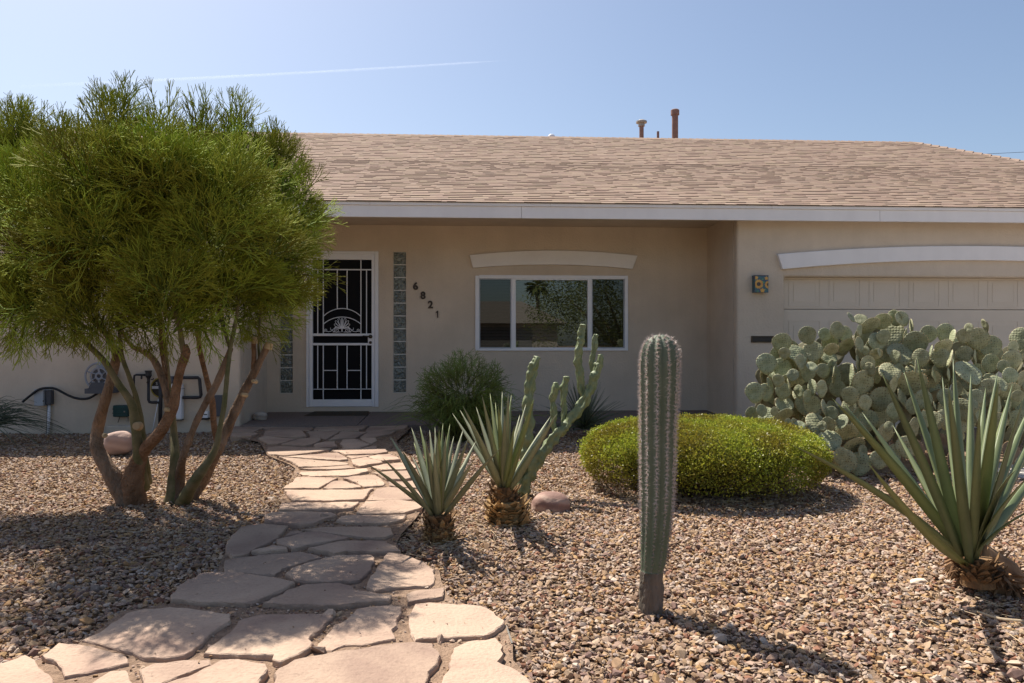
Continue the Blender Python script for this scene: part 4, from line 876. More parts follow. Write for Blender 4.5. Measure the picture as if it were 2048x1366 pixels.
for (x_, y_, r_, dy, d) in ((270, 853, 11, -.02, (.1,-1,.15)), (484, 790, 5, -.02, (-.6,-.8,.2)), (505, 763, 5, -.03, (-.3,-.9,.1)), (536, 689, 10, .05, (.35,-.1,.9)), (507, 678, 8, .05, (0,-.1,1)), (206, 872, 6, -.02, (.5,-.8,.1)), (330, 820, 6, -.18, (-.3,-.9,.2))):
    c = P(x_, y_, YT+dy-.04); d = Vector(d).normalized(); k = mpp(x_, YT); c = c+Vector((0,.03,0)); r_ *= .72; MB().tube([c-d*.03, c+d*.012, c+d*.016], [r_*k*1.2, r_*k, r_*k*.85], 14).build('pruned_stub', M_CUT, tree)

def make_tuft(seed, depth=5, L0=.118, r0=.0086, spread=27, droop=0.0):
    r = np.random.default_rng(seed); segs = []
    def grow(p, d, L_, rad, lev):
        n_ = 2; q = p
        for i in range(n_):
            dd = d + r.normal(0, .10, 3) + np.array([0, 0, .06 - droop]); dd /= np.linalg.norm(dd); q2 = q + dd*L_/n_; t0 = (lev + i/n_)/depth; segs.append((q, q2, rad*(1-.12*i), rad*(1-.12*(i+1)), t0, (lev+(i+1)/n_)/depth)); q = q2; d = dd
        if lev + 1 >= depth: return
        k = 2 if r.random() < .72 else 3
        a = np.cross(d, r.normal(size=3)); a /= np.linalg.norm(a); b_ = np.cross(d, a); ph = r.uniform(0, 6.28)
        for j in range(k):
            an = ph + 2*math.pi*j/k + r.normal(0, .3); sp = R(spread)*r.uniform(.6, 1.25); nd = d*math.cos(sp) + (a*math.cos(an) + b_*math.sin(an))*math.sin(sp); grow(q, nd, L_*r.uniform(.78, 1.0), rad*.80, lev+1)
    grow(np.zeros(3), np.array([0, 0, 1.0]), L0, r0, 0); return segs
def tuft_arrays(segs, ns=3):
    V, Fc, T_ = [], [], []
    for (p, q, r0, r1, t0, t1) in segs:
        d = q-p; d /= np.linalg.norm(d); a = np.cross(d, [0.3, .9, .2]); a /= np.linalg.norm(a); b_ = np.cross(d, a); o = len(V)
        for (c, rr, tt) in ((p, r0, t0), (q, r1, t1)):
            for j in range(ns): an = 2*math.pi*j/ns; V.append(c + (a*math.cos(an)+b_*math.sin(an))*rr); T_.append(tt)
        for j in range(ns): Fc.append((o+j, o+(j+1) % ns, o+ns+(j+1) % ns, o+ns+j))
    return np.array(V), np.array(Fc), np.array(T_)
class Cloud:
    def __init__(s): s.V, s.F, s.T, s.R, s.n = [], [], [], [], 0
    def put(s, arr, pos, d, spin, sc_, var):
        V, Fc, T_ = arr; V2 = V @ rot_to(d, spin).T * sc_ + np.array(pos); s.V.append(V2); s.F.append(Fc+s.n); s.T.append(T_); s.R.append(np.full(len(V), var)); s.n += len(V)
    def build(s, name, m, parent=None, smooth=False):
        return np_mesh(name, np.concatenate(s.V), np.concatenate(s.F), m, parent, smooth=smooth, attrs={'tip': np.concatenate(s.T), 'var': np.concatenate(s.R)})
tufts = [tuft_arrays(make_tuft(s_)) for s_ in range(14)]
tall = [tuft_arrays(make_tuft(60+s_, 5, .13, .0080, 17)) for s_ in range(8)]
cl = Cloud()
lobes = [(330,420,170,0,1),(130,430,150,.1,1),(520,440,115,0,1),(565,520,80,-.1,.7),(440,560,130,-.35,1),(200,560,140,-.35,1),(60,570,120,.2,.9),(330,590,115,-.45,.9),(60,340,105,.7,.9),(290,350,105,.2,.8),(480,340,90,.3,.7),(180,370,105,.1,.8),
         (420,400,115,-.6,1),(250,470,145,-.75,1.2),(20,450,120,.5,.9),(-70,480,120,.5,.9),(555,350,62,.4,.5),(120,510,120,-.5,.9),(500,600,90,.1,.7),(380,480,130,.6,.9),(160,420,130,.8,.9),(590,450,50,.1,.4),(-60,350,100,.8,.7),(560,600,60,.2,.5),(100,620,90,.1,.6),
         (190,365,115,-1.15,.9),(320,375,115,-1.1,.9),(440,405,105,-1.0,.8),(80,410,110,-1.05,.8),(0,430,110,-.9,.6),(80,630,110,.1,.8),(200,640,115,-.2,.9),(330,645,105,-.25,.8),(450,630,105,0,.8),(545,620,75,.1,.6),(10,620,100,.2,.7),(200,470,130,-1.0,.9),(420,470,130,-.95,.9),(310,380,120,-.95,.8),(330,570,110,-.9,.7),(120,500,100,-.8,.6),(530,500,80,-.6,.6)]
r_ = np.random.default_rng(3)
for (px, py, rp_, dy, wt) in lobes:
    Yc = YT+dy; c = np.array(P(px, py, Yc)); rad = rp_*mpp(px, Yc); rad = max(rad-.17, rad*.5); bright = r_.uniform(.15, .85)
    for _ in range(int(92*wt)):
        v = r_.normal(size=3); v /= np.linalg.norm(v); u = r_.uniform(.35, 1.0)
        if v[2] < -.55: v[2] *= .6
        pos = c + v*rad*u*np.array([1, .95, .92]); low = max(0, (c[2]+.0-pos[2])/rad)
        up = .95 - 1.0*low; d = v*np.array([.95, .95, .6]) + np.array([0, 0, up]) + r_.normal(0, .18, 3)
        cl.put(tufts[r_.integers(14)], pos, d, r_.uniform(0, 6.28), r_.uniform(.62, .88)*min(1, .6+rad*.9), np.clip(bright+r_.normal(0, .15), 0, 1))
plumes = [(232,148,46,120,.1,17),(322,142,26,130,.15,9),(398,176,34,120,.2,11),(470,166,32,120,.25,10),(545,222,40,130,.35,13),(125,214,45,100,.6,9),(30,176,46,125,.7,17),(-20,180,50,130,.8,12),(75,200,40,120,.7,12),(592,310,25,110,.2,9)]
for (px, top, hw, ln, dy, k) in plumes:
    for _ in range(k*2):
        fx = r_.uniform(-1, 1); x_ = px+fx*hw*.55; y_ = top + ln*r_.uniform(.70, 1.45) + abs(fx)*22; p = P(x_, y_, YT+dy+r_.uniform(-.12, .12)); cl.put(tall[r_.integers(8)], p, (fx*.22, r_.normal(0, .12), 1), r_.uniform(0, 6.28), r_.uniform(.52, .68), r_.uniform(.2, .6))
fringe = [(640,440,1,.1),(645,480,1,0),(655,520,1,-.1),(640,550,1,-.2),(610,585,1,-.3),(600,620,1,-.4),(575,650,.8,-.5),(540,665,.5,-.6),(500,660,.3,-.8),(600,340,.9,.4),(620,390,1,.3),(60,660,-.4,-.9),(10,690,-.4,-1),(50,690,-.2,-1),(150,690,0,-1),(200,690,.1,-1),(230,690,.2,-1),(280,690,0,-1),(330,690,0,-1),(180,650,.1,-.9),(250,670,.2,-.9),(30,670,-.5,-.9),(120,665,-.2,-1),(170,670,.1,-1),(20,640,-.6,-.6),(90,680,-.3,-1),(420,670,.2,-.9),(450,680,.4,-.8),(380,660,0,-.8)]
for (px, py, dx, dz) in fringe:
    for _ in range(5):
        p = P(px-dx*62+r_.normal(0, 16), py+dz*55+r_.normal(0, 14), YT+r_.normal(0, .25)); cl.put(tufts[r_.integers(14)], p, (dx+r_.normal(0, .2), r_.normal(0, .3), dz+r_.normal(0, .2)), r_.uniform(0, 6.28), r_.uniform(.42, .60), r_.random())
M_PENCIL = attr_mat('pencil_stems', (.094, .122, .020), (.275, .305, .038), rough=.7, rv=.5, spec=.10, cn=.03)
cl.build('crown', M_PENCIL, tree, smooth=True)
for q in tree.children: q.location -= tree.location

# ---------------------------------------------------------------- round clipped shrub
def shrub():
    c = P(1403, 935, 5.58); k = mpp(1403, 5.58); rx, ry, rz = 243*k, .86, .60
    zt = P(1403, 845, 5.62).z; cz = .06
    t = thing('clipped_shrub', 'low clipped yellow green shrub behind the columnar cactus', 'shrub', (c.x, c.y, gz(c.x, c.y)))
    n_ = 120000; r = np.random.default_rng(11); v = r.normal(size=(n_, 3)); v /= np.linalg.norm(v, axis=1)[:, None]; v[:, 2] = np.abs(v[:, 2])*1.0 - .13*(r.random(n_) < .25)
    th = np.arctan2(v[:, 1], v[:, 0]); prof = np.clip(v[:, 2], 0, 1)
    lump = np.array([1+.03*mnoise.noise(Vector(q)*4.5)+.03*mnoise.noise(Vector(q)*13)+.03*mnoise.noise(Vector(q)*30) for q in v])
    u = 1-np.abs(r.normal(0, .055, n_)); u = np.where(r.random(n_) < .04, u+.03, u)
    S = np.array([rx, ry, zt-cz])
    shape = v.copy(); hl = np.linalg.norm(shape[:, :2], axis=1)[:, None]; shape[:, :2] *= np.where(hl > 0, (hl**.45)/np.maximum(hl, 1e-6), 1); shape[:, 2] = np.sign(shape[:, 2])*np.abs(shape[:, 2])**.60
    top = r.random(n_) < .30; rho = np.sqrt(r.random(n_))*.96; ph = r.uniform(0, 6.283, n_); shape[top] = np.stack([np.cos(ph)*rho, np.sin(ph)*rho, (1-rho**4)**.5], 1)[top]; v[top] = shape[top]*np.array([.4, .4, 1])+np.array([0, 0, .4])
    und = np.clip((.33-shape[:, 2])/.33, 0, 1)[:, None]; shape[:, :2] *= 1-.09*und**1.5
    pos = shape*S*(lump*u)[:, None] + np.array([0, 0, cz+.02])
    keep = pos[:, 2] > .03 + .05*r.random(n_); pos, v = pos[keep], v[keep]; n_ = len(pos); u = u[keep]
    L_ = r.uniform(.008, .017, n_); W_ = L_*r.uniform(.30, .48, n_)
    d = v*.7 + r.normal(0, .6, (n_, 3)) + np.array([0, 0, .35]); d /= np.linalg.norm(d, axis=1)[:, None]; s = np.cross(d, r.normal(size=(n_, 3))); s /= np.linalg.norm(s, axis=1)[:, None]
    V = np.empty((n_, 4, 3)); V[:, 0] = pos; V[:, 1] = pos+d*(L_*.55)[:, None]+s*W_[:, None]; V[:, 2] = pos+d*L_[:, None]; V[:, 3] = pos+d*(L_*.55)[:, None]-s*W_[:, None]
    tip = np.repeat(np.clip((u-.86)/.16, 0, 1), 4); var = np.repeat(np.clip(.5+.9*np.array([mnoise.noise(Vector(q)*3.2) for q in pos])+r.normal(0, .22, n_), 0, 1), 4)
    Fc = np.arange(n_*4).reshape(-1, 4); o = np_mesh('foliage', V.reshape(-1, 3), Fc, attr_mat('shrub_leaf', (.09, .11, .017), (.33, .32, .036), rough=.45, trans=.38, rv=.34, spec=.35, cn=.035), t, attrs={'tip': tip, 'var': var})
    b = MB(); random.seed(4)
    for _ in range(330):
        a = random.uniform(0, 6.28); q = random.uniform(.55, .96); e_ = Vector((math.cos(a)*rx*q, math.sin(a)*ry*q, random.uniform(.08, .42))); s_ = Vector((math.cos(a)*rx*random.uniform(.05, .5), math.sin(a)*ry*random.uniform(.05, .5), .0)); mid = s_.lerp(e_, .5)+Vector((random.gauss(0, .04), random.gauss(0, .04), random.uniform(-.03, .06))); b.tube([s_, mid, e_], [.007, .005, .002], 4, cap=False)
    b.build('branches', mat('grey_twig', (.10, .075, .055), (.17, .13, .10), scale=8, rough=.9), t)
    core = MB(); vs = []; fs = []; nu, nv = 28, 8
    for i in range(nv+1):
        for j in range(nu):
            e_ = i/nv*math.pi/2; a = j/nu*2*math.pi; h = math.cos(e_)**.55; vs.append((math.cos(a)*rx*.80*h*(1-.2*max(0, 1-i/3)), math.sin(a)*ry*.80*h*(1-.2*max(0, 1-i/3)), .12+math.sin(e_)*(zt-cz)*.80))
    fs = [(i*nu+j, i*nu+(j+1) % nu, (i+1)*nu+(j+1) % nu, (i+1)*nu+j) for i in range(nv) for j in range(nu)]; core.add(vs, fs); core.build('inner_core', mat('inner_shrub', (.035, .035, .010), (.06, .055, .02), scale=40, rough=1), t)  # closed dark dome inside the foliage stops the view through it
    for q in t.children: pass
shrub()

# ---------------------------------------------------------------- columnar cactus
def columnar():
    Yc = G(1302, 1224).y; k = mpp(1310, Yc)
    spine = [(1301,1228,24),(1302,1180,23.5),(1303,1146,23),(1304.5,1138,22),(1307,1120,25),(1311,1060,29),(1314,1000,31.5),(1315,930,33),(1316,860,34),(1318,780,36.5),(1319,725,38),(1320,697,34.5),(1320,682,26),(1320,673,14),(1320,669.5,4)]
    p0 = P(1301, 1226, Yc); t = thing('columnar_cactus', 'single ribbed columnar cactus with pale spines standing in gravel', 'cactus', (p0.x, p0.y, gz(p0.x, p0.y)))
    NR, sub = 11, 6; n = NR*sub
    pts = [P(x_, y_, Yc) for x_, y_, _ in spine]; rad = [r*k for *_, r in spine]; cp, cr = catmull(pts, rad, 5)
    def ringv(c, r, amp, tw):
        out = []
        for j in range(n):
            a = 2*math.pi*j/n + tw; ph = (j % sub)/sub; rib = 1-amp*(1-abs(math.cos(math.pi*ph))**.8)+.035*mnoise.noise(Vector((math.cos(a)*2.2, math.sin(a)*2.2, c.z*7)))
            out.append((c.x+math.cos(a)*r*rib, c.y+math.sin(a)*r*rib, c.z))
        return out
    org = t.location
    b = MB(); vs = []; body = [(c, r) for c, r in zip(cp, cr) if c.z > P(1303, 1142, Yc).z]; top = body[-1][0].z
    for c, r in body:
        am = .16*min(1, (c.z-body[0][0].z)/.2+.15)
        vs += [Vector(q)-org for q in ringv(c, r*1.02, am, .35+.08*math.sin(c.z*3))]
    fs = [(i*n+j, i*n+(j+1) % n, (i+1)*n+(j+1) % n, (i+1)*n+j) for i in range(len(body)-1) for j in range(n)] + [tuple(range((len(body)-1)*n, len(body)*n))]
    b.add(vs, fs); b.build('stem', mat('cactus_skin', (.090, .118, .074), (.130, .155, .105), scale=5, rough=.6, bump=.2, bscale=80, spec=.35, c3=(.14, .16, .10)), t, smooth=True)
    b = MB(); vs = []; low = [(c, r) for c, r in zip(cp, cr) if c.z <= P(1303, 1140, Yc).z]
    for c, r in low: vs += [Vector((c.x+math.cos(2*math.pi*j/28)*r*(1.0+.16*mnoise.noise(Vector((j*.5, c.z*30, 3)))), c.y+math.sin(2*math.pi*j/28)*r*(1.0+.16*mnoise.noise(Vector((j*.5, c.z*30, 3)))), c.z-(.04 if c is low[0][0] else 0)))-org for j in range(28)]
    fs = [(i*28+j, i*28+(j+1) % 28, (i+1)*28+(j+1) % 28, (i+1)*28+j) for i in range(len(low)-1) for j in range(28)] + [tuple(range((len(low)-1)*28, len(low)*28))]
    b.add(vs, fs); b.build('corky_base', mat('corky_bark', (.085, .072, .055), (.21, .165, .13), scale=14, rough=.95, bump=.9, bscale=50, stretch=(1, 1, .25), bdist=.02, c3=(.08, .095, .045)), t)
    SV, SF, ST_ = [], [], []; r = np.random.default_rng(5); z0, z1 = body[0][0].z, top
    m_ar = 62
    for ri in range(NR):
        for ai in range(m_ar):
            f = (ai+.5*(ri % 2))/m_ar; z_ = z0+(z1-z0)*(1-(1-f)**1.0)
            i = min(range(len(body)-1), key=lambda q: abs(body[q][0].z-z_)); c, rr = body[i]; c2, r2 = body[min(i+1, len(body)-1)]; tt = 0 if c2.z == c.z else np.clip((z_-c.z)/(c2.z-c.z), -1, 1)
            cc = c.lerp(c2, tt); R_ = rr+(r2-rr)*tt; a = 2*math.pi*ri/NR+.35+.08*math.sin(z_*3); ta = a
            nrm = np.array([math.cos(ta), math.sin(ta), max(0, (rr-r2)/max(1e-4, abs(c2.z-c.z)))]); nrm /= np.linalg.norm(nrm); p = np.array([cc.x+math.cos(ta)*R_*1.02-org.x, cc.y+math.sin(ta)*R_*1.02-org.y, z_-org.z])
            old = min(1, max(.18, (f-.02)*3.0))
            for _ in range(22 if f > .2 else 12):
                d = nrm*r.uniform(.25, 1.0)+r.normal(0, .62, 3); d /= np.linalg.norm(d); L_ = r.uniform(.009, .021)*(.6+.5*old); s = np.cross(d, [.1, .2, 1]); s /= np.linalg.norm(s)+1e-9; w_ = .00095; s2 = np.cross(d, s); o = len(SV)
                SV += [p+s*w_, p-s*w_*.5+s2*w_*.87, p-s*w_*.5-s2*w_*.87, p+d*L_]; SF += [(o, o+1, o+3), (o+1, o+2, o+3), (o+2, o, o+3)]; ST_ += [old]*4
    o = np_mesh('spines', SV, SF, attr_mat('cactus_spine', (.26, .20, .17), (.66, .57, .52), rough=.5, rv=.2), t, attrs={'tip': ST_, 'var': np.random.default_rng(1).random(len(SV))}); tag(o, kind='stuff')
    # felted areoles along the ribs
    AV, AF = [], []
    for i in range(0, len(SV), 24):
        pass
columnar()

# ---------------------------------------------------------------- agaves
def leaf_mesh(B, T_, W_, sag, side, n=11, thick=.16, org=Vector()):
    mid = B.lerp(T_, .5)+sag; c = bez(B, mid, T_, n); vs = []
    for i, p in enumerate(c):
        t = i/n; tg = (c[min(i+1, n)]-c[max(i-1, 0)]).normalized(); s = (side-tg*side.dot(tg)); s.normalize(); nr = s.cross(tg)
        w_ = W_*(.62+.38*math.sin(min(t/.38, 1)*math.pi/2))*max(.0, 1-t**2.6)**.9 if t < 1 else 0
        w_ = max(w_, W_*.012); ch = w_*(.30-.12*t); th = W_*thick*(1-t)**.8+.0006
        vs += [p+s*w_+nr*ch-org, p-nr*ch*.15-org, p-s*w_+nr*ch-org, p-s*w_*.55-nr*th*.75-org, p-nr*th*1.15-org, p+s*w_*.55-nr*th*.75-org]
    k = 6; fs = [(i*k+j, i*k+(j+1) % k, (i+1)*k+(j+1) % k, (i+1)*k+j) for i in range(n) for j in range(k)] + [tuple(range(k-1, -1, -1)), tuple(range(n*k, n*k+k))]
    return vs, fs
def agave_mat(name, c1, c2, edge):
    m = mat(name, c1, c2, scale=3.5, rough=.5, spec=.4, bump=.06, bscale=30, stretch=(1, 1, .6), rand=.16); return m
M_AG1 = agave_mat('agave_green', (.195, .215, .125), (.27, .28, .175), None); M_AG2 = agave_mat('agave_deep_green', (.115, .15, .070), (.175, .205, .095), None); M_AGY = agave_mat('agave_yellow_green', (.15, .185, .065), (.22, .25, .10), None)
M_DEAD = mat('dead_leaf_base', (.10, .055, .028), (.28, .165, .075), scale=12, rough=.9, bump=.5, bscale=60, c3=(.40, .26, .12))
M_DEAD2 = mat('dry_fibre', (.26, .15, .06), (.45, .30, .14), scale=10, rough=.9, c3=(.56, .42, .24))
def agave(name, label, base_px, Yc, tips, W_, crad, length, mats, seed):
    random.seed(seed); cb = P(base_px[0], base_px[1], Yc); gz_ = gz(cb.x, Yc); t = thing(name, label, 'agave', (cb.x, Yc, gz_)); org = Vector(t.location)
    for i, tp in enumerate(tips):
        tx, ty = tp[0], tp[1]; front = tp[2] if len(tp) > 2 else random.choice((-1, 1)); wf = tp[3] if len(tp) > 3 else 1; curve = tp[4] if len(tp) > 4 else 0; mi = tp[5] if len(tp) > 5 else (0 if random.random() < .8 else 1)
        T0 = P(tx, ty, Yc); dx, dz = T0.x-cb.x, T0.z-cb.z; dd = math.sqrt(max(.0, length**2-dx*dx-dz*dz)); dd = min(dd, length*.55)*front; T_ = P(tx, ty, Yc+dd)
        h = Vector((T_.x-cb.x, T_.y-cb.y, 0)); hd = h.normalized() if h.length > .01 else Vector((0, -1, 0)); B = cb+hd*crad*random.uniform(.35, 1.0)+Vector((0, 0, random.uniform(-.02, .03)))
        D = T_-B; side = Vector((-hd.y, hd.x, 0)); Dn = D.normalized(); roll = random.uniform(.15, .5)+.7*min(1, abs(dx)/length); c_ = [(side*math.cos(q_)+Dn.cross(side)*math.sin(q_)) for q_ in (roll, -roll)]; side = max(c_, key=lambda v: abs(v.cross(Dn).y))
        up = Vector((0, 0, 1)); sag = -hd*D.length*random.uniform(.0, .05)+up*(curve*D.length if curve else -random.uniform(.0, .04)*D.length)
        vs, fs = leaf_mesh(B, T_, W_*wf*random.uniform(.9, 1.1), sag, side, org=org); b = MB(); b.add(vs, fs); b.build('leaf', mats[mi], t, smooth=True)
    return t, cb, org
def scales(t, org, cb, zlow, r0, r1, rows, per, m, L_, seed, out=.35, name='dead_leaf_base', droop=0):
    random.seed(seed); b = MB(); H = cb.z-zlow; up = Vector((0, 0, 1))
    b.tube([Vector((cb.x, cb.y, zlow-.03))-org, Vector((cb.x, cb.y, (zlow+cb.z)/2))-org, Vector((cb.x, cb.y, cb.z+.01))-org], [r0*.80, (r0+r1)/2*.82, r1*.75], 16)
    n_ = rows*per
    for i in range(n_):
        f = (i+random.random())/n_; z_ = zlow+H*(f*1.02-.02); r = (r0+(r1-r0)*f)*random.uniform(.86, 1.06); a = i*2.39996+random.uniform(-.25, .25); o_ = Vector((math.cos(a), math.sin(a), 0)); s = Vector((-o_.y, o_.x, 0)); c = Vector((cb.x, cb.y, z_))+o_*r*.84
        l = L_*random.uniform(.6, 1.5); w_ = L_*random.uniform(.22, .5); dz = random.uniform(.35, 1.0)*(1-2.4*droop*random.random()); tip = c+o_*l*out*random.uniform(.6, 1.4)+up*l*dz+s*l*random.uniform(-.35, .35); mid = c.lerp(tip, .55)+o_*l*.10
        b.add([c-s*w_-up*l*.15-org, c+s*w_-up*l*.15-org, mid+s*w_*.75-org, tip-org, mid-s*w_*.75-org, mid+o_*.006-org, c-o_*.004-org], [(0,1,2,5),(5,2,3),(5,3,4),(0,5,4),(1,6,3,2),(6,0,4,3)])
    return b.build(name, m, t)
z5 = lambda l: [(720+q[0]/3.252, 700+q[1]/3.252) + tuple(q[2:]) for q in l]
Y1 = G(881, 1082).y
t, cb, org = agave('agave', 'pale green agave with scaly dark trunk beside the flagstone path', (878, 1030), Y1,
    z5([(38,735,-1,.8,.03),(145,700,-1,.8,.03),(195,560,1),(265,640,-1),(335,505,1),(390,495,1),(425,580,-1),(452,520,1),(487,500,1),(515,515,-1),(540,475,1),(500,560,-1),(585,480,1),(670,520,1),(705,575,-1),(755,590,1),(735,720,-1),(920,630,-1,.8,.02),(860,690,1,.8),(440,640,-1),(560,560,-1),(610,560,1),(350,600,1),(480,640,-1),(340,690,1,.7)]), .0195, .05, .66, (M_AG1, M_AGY), 31)
scales(t, org, cb, gz(cb.x, cb.y), .075, .085, 9, 17, M_DEAD, .045, 5)
scales(t, org, cb+Vector((0,0,-.04)), gz(cb.x, cb.y)-.0, .095, .078, 4, 22, M_DEAD2, .05, 8, out=.5, name='dry_skirt', droop=.6)
Y2 = G(1015, 1042).y
t, cb, org = agave('agave', 'middle agave with shaggy golden stump in front of the knobby cactus', (1008, 975), Y2,
    z5([(600,410,1,.9),(650,390,1),(668,360,-1),(755,370,1),(795,300,-1),(845,280,1),(925,270,1),(900,360,-1),(965,285,-1),(985,290,1),(1005,485,-1,.9,0,1),(1080,350,1),(1135,310,-1),(1080,530,-1,.8,0,1),(1240,430,1),(1285,410,-1),(940,420,-1),(820,400,1),(1040,420,1),(880,340,1),(735,480,-1)]), .0215, .055, .75, (M_AG1, M_AGY), 32)
scales(t, org, cb, gz(cb.x, cb.y)+.04, .10, .085, 7, 16, M_DEAD, .05, 6, out=.4)
scales(t, org, Vector((cb.x+.02, cb.y-.06, cb.z-.085)), gz(cb.x, cb.y)-.01, .135, .10, 6, 26, M_DEAD2, .075, 9, out=.55, name='shaggy_stump', droop=.35)
z8 = lambda l: [(1580+q[0]/2.53, 720+q[1]/2.53) + tuple(q[2:]) for q in l]
Y3 = 3.12
t, cb, org = agave('agave', 'large dark green agave with long leaves at the right edge', (1942, 1118), Y3,
    z8([(15,432,-1,.8,.06),(215,195,-1,1,.03),(265,210,1,.9),(365,265,1,1),(395,520,-1,1,-.10,1),(460,55,-1,1,.02),(575,55,1,1),(640,-20,-1,1.05),(770,85,1,1),(825,-10,1,1.1),(800,120,-1,1),(905,310,1,.8),(915,70,1,1),(1055,95,-1,1.15,0,1),(1050,60,1,1.1),(1125,120,1,.9),(1190,170,-1,1.1),(1145,553,-1,.9,.16),(1240,560,-1,1,.08),(1320,720,-1,1,.08),(1270,300,1,1.1),(1350,420,1,1),(1230,200,1,1),(960,250,-1,.9),(700,200,1,.9),(520,330,1,.9),(1085,240,1,1.1),(990,140,1,1)]), .0245, .06, .93, (M_AG2, M_AGY), 33)
scales(t, org, cb+Vector((.03,0,-.0)), cb.z-.085, .085, .075, 4, 20, M_DEAD, .05, 15, out=.5, name='dead_leaf_base', droop=.3)
p_hi = cb+Vector((.05, .06, -.01)); p_lo = P(2040, 1195, Y3+.10)
b = MB(); random.seed(3)
b.tube([p_hi-org, p_hi.lerp(p_lo, .5)-org, p_lo-Vector((0,0,.06))-org], [.08, .105, .115], 14)
for i in range(900):                                 # shaggy dry fibre on the leaning trunk
    f = random.random(); c = p_hi.lerp(p_lo, f); a = random.uniform(0, 6.28); o_ = Vector((math.cos(a), math.sin(a)*.9, math.sin(a*2)*.3)).normalized(); c = c+o_*(.08+.035*f); d = (o_*random.uniform(.3, 1)+Vector((random.uniform(-.6, .4), random.gauss(0, .3), random.uniform(-1.0, .3)))).normalized(); l = random.uniform(.03, .10); s = d.cross(Vector((random.gauss(0,1), random.gauss(0,1), random.gauss(0,1)))).normalized()*random.uniform(.003, .010)
    b.add([c-s-org, c+s-org, c+d*l*.6+s*.8-org+o_*.006, c+d*l-org, c+d*l*.6-s*.8-org], [(0,1,2,4),(4,2,3)])
b.build('shaggy_trunk', mat('brown_fibre', (.14, .075, .04), (.32, .19, .10), scale=14, rough=.95, c3=(.42, .28, .16)), t)

# ---------------------------------------------------------------- knobby totem cactus
M_TOTEM = mat('totem_skin', (.135, .175, .085), (.215, .245, .125), scale=12, rough=.55, spec=.4, bump=.3, bscale=30, c3=(.26, .23, .13))
Y4 = G(1046, 993).y
tc_ = P(1046, 990, Y4); tot = thing('totem_cactus', 'knobby spineless cactus with upright arms below the window', 'cactus', (tc_.x, Y4, gz(tc_.x, Y4)))
def knobby(pts, dy=0.0, seed=0):
    q = [P(x_, y_, Y4+dy+(d[0] if d else 0)) for x_, y_, _, *d in pts]; rr = [r*mpp(1100, Y4) for _, _, r, *d in pts]; cp, cr = catmull(q, rr, 14); n = 26; vs = []
    for i, (c, r) in enumerate(zip(cp, cr)):
        tg = (cp[min(i+1, len(cp)-1)]-cp[max(i-1, 0)]).normalized(); a = tg.cross(Vector((0, 1, 0))).normalized(); b_ = tg.cross(a); e_ = 1.0
        if i >= len(cp)-4: e_ = (.95, .80, .52, .12)[i-(len(cp)-4)]
        for j in range(n):
            an = 2*math.pi*j/n; dv = a*math.cos(an)+b_*math.sin(an); s_ = c+dv*r
            kn = mnoise.noise(Vector((s_.x*30, s_.y*30+seed, s_.z*14)))*.75+.35*mnoise.noise(Vector((s_.x*70, s_.y*70+seed, s_.z*40)))+.20*math.cos(an*4+s_.z*5+seed)
            vs.append(c+dv*r*e_*(1+kn)-Vector(tot.location))
    k = len(cp); fs = [(i*n+j, i*n+(j+1) % n, (i+1)*n+(j+1) % n, (i+1)*n+j) for i in range(k-1) for j in range(n)]+[tuple(range(n-1, -1, -1)), tuple(range((k-1)*n, k*n))]; b = MB(); b.add(vs, fs); b.build('stem', M_TOTEM, tot, smooth=True)
knobby([(1040,1000,12),(1046,950,12),(1054,900,10.5),(1058,850,9.5),(1058,790,9),(1064,748,8),(1070,725,7),(1074,712,5.5)], 0, 1)
knobby([(1043,985,11),(1060,948,11.5),(1085,908,10.5),(1115,870,9.5),(1140,842,8.8),(1165,807,8.6),(1185,767,8),(1195,737,7),(1198,725,6)], -.02, 2)
knobby([(1109,868,4.5),(1107,835,5.2),(1106,800,5.8),(1110,775,5.8),(1111,764,4.6)], .02, 3); knobby([(1130,852,5),(1127,820,5.8),(1127,785,6),(1131,762,5.6),(1131,752,4.6)], .03, 4)
knobby([(1168,797,5.5),(1160,760,6.8),(1157,720,7.4),(1160,685,7.4),(1165,660,6.8),(1167,648,5)], .02, 5); knobby([(1186,764,5),(1184,735,5.6),(1187,705,5.8),(1191,680,5.4),(1193,668,4.2)], .03, 6); knobby([(1196,747,4.5),(1197,728,5.2),(1199,714,5),(1199,708,3.8)], -.02, 7)

# ---------------------------------------------------------------- prickly pear
m, n, bs = new_mat('prickly_pad'); N = n.nodes; L = n.links
tc = N.new('ShaderNodeTexCoord'); mp = N.new('ShaderNodeMapping'); mp.inputs['Scale'].default_value = (1, 0, 1); L.new(tc.outputs['Object'], mp.inputs[0])
vo = N.new('ShaderNodeTexVoronoi'); vo.inputs['Scale'].default_value = 9.5; vo.inputs['Randomness'].default_value = .32; L.new(mp.outputs[0], vo.inputs['Vector'])
rp = N.new('ShaderNodeValToRGB'); rp.color_ramp.elements[0].position = .15; rp.color_ramp.elements[0].color = (0, 0, 0, 1); rp.color_ramp.elements[1].position = .25; rp.color_ramp.elements[1].color = (1, 1, 1, 1); L.new(vo.outputs['Distance'], rp.inputs[0])
nz = N.new('ShaderNodeTexNoise'); nz.inputs['Scale'].default_value = 2.4; nz.inputs['Detail'].default_value = 4; L.new(tc.outputs['Object'], nz.inputs[0])
sk = N.new('ShaderNodeValToRGB'); sk.color_ramp.elements[0].position = .35; sk.color_ramp.elements[0].color = (.205, .225, .125, 1); sk.color_ramp.elements[1].position = .7; sk.color_ramp.elements[1].color = (.335, .35, .22, 1); L.new(nz.outputs[0], sk.inputs[0])
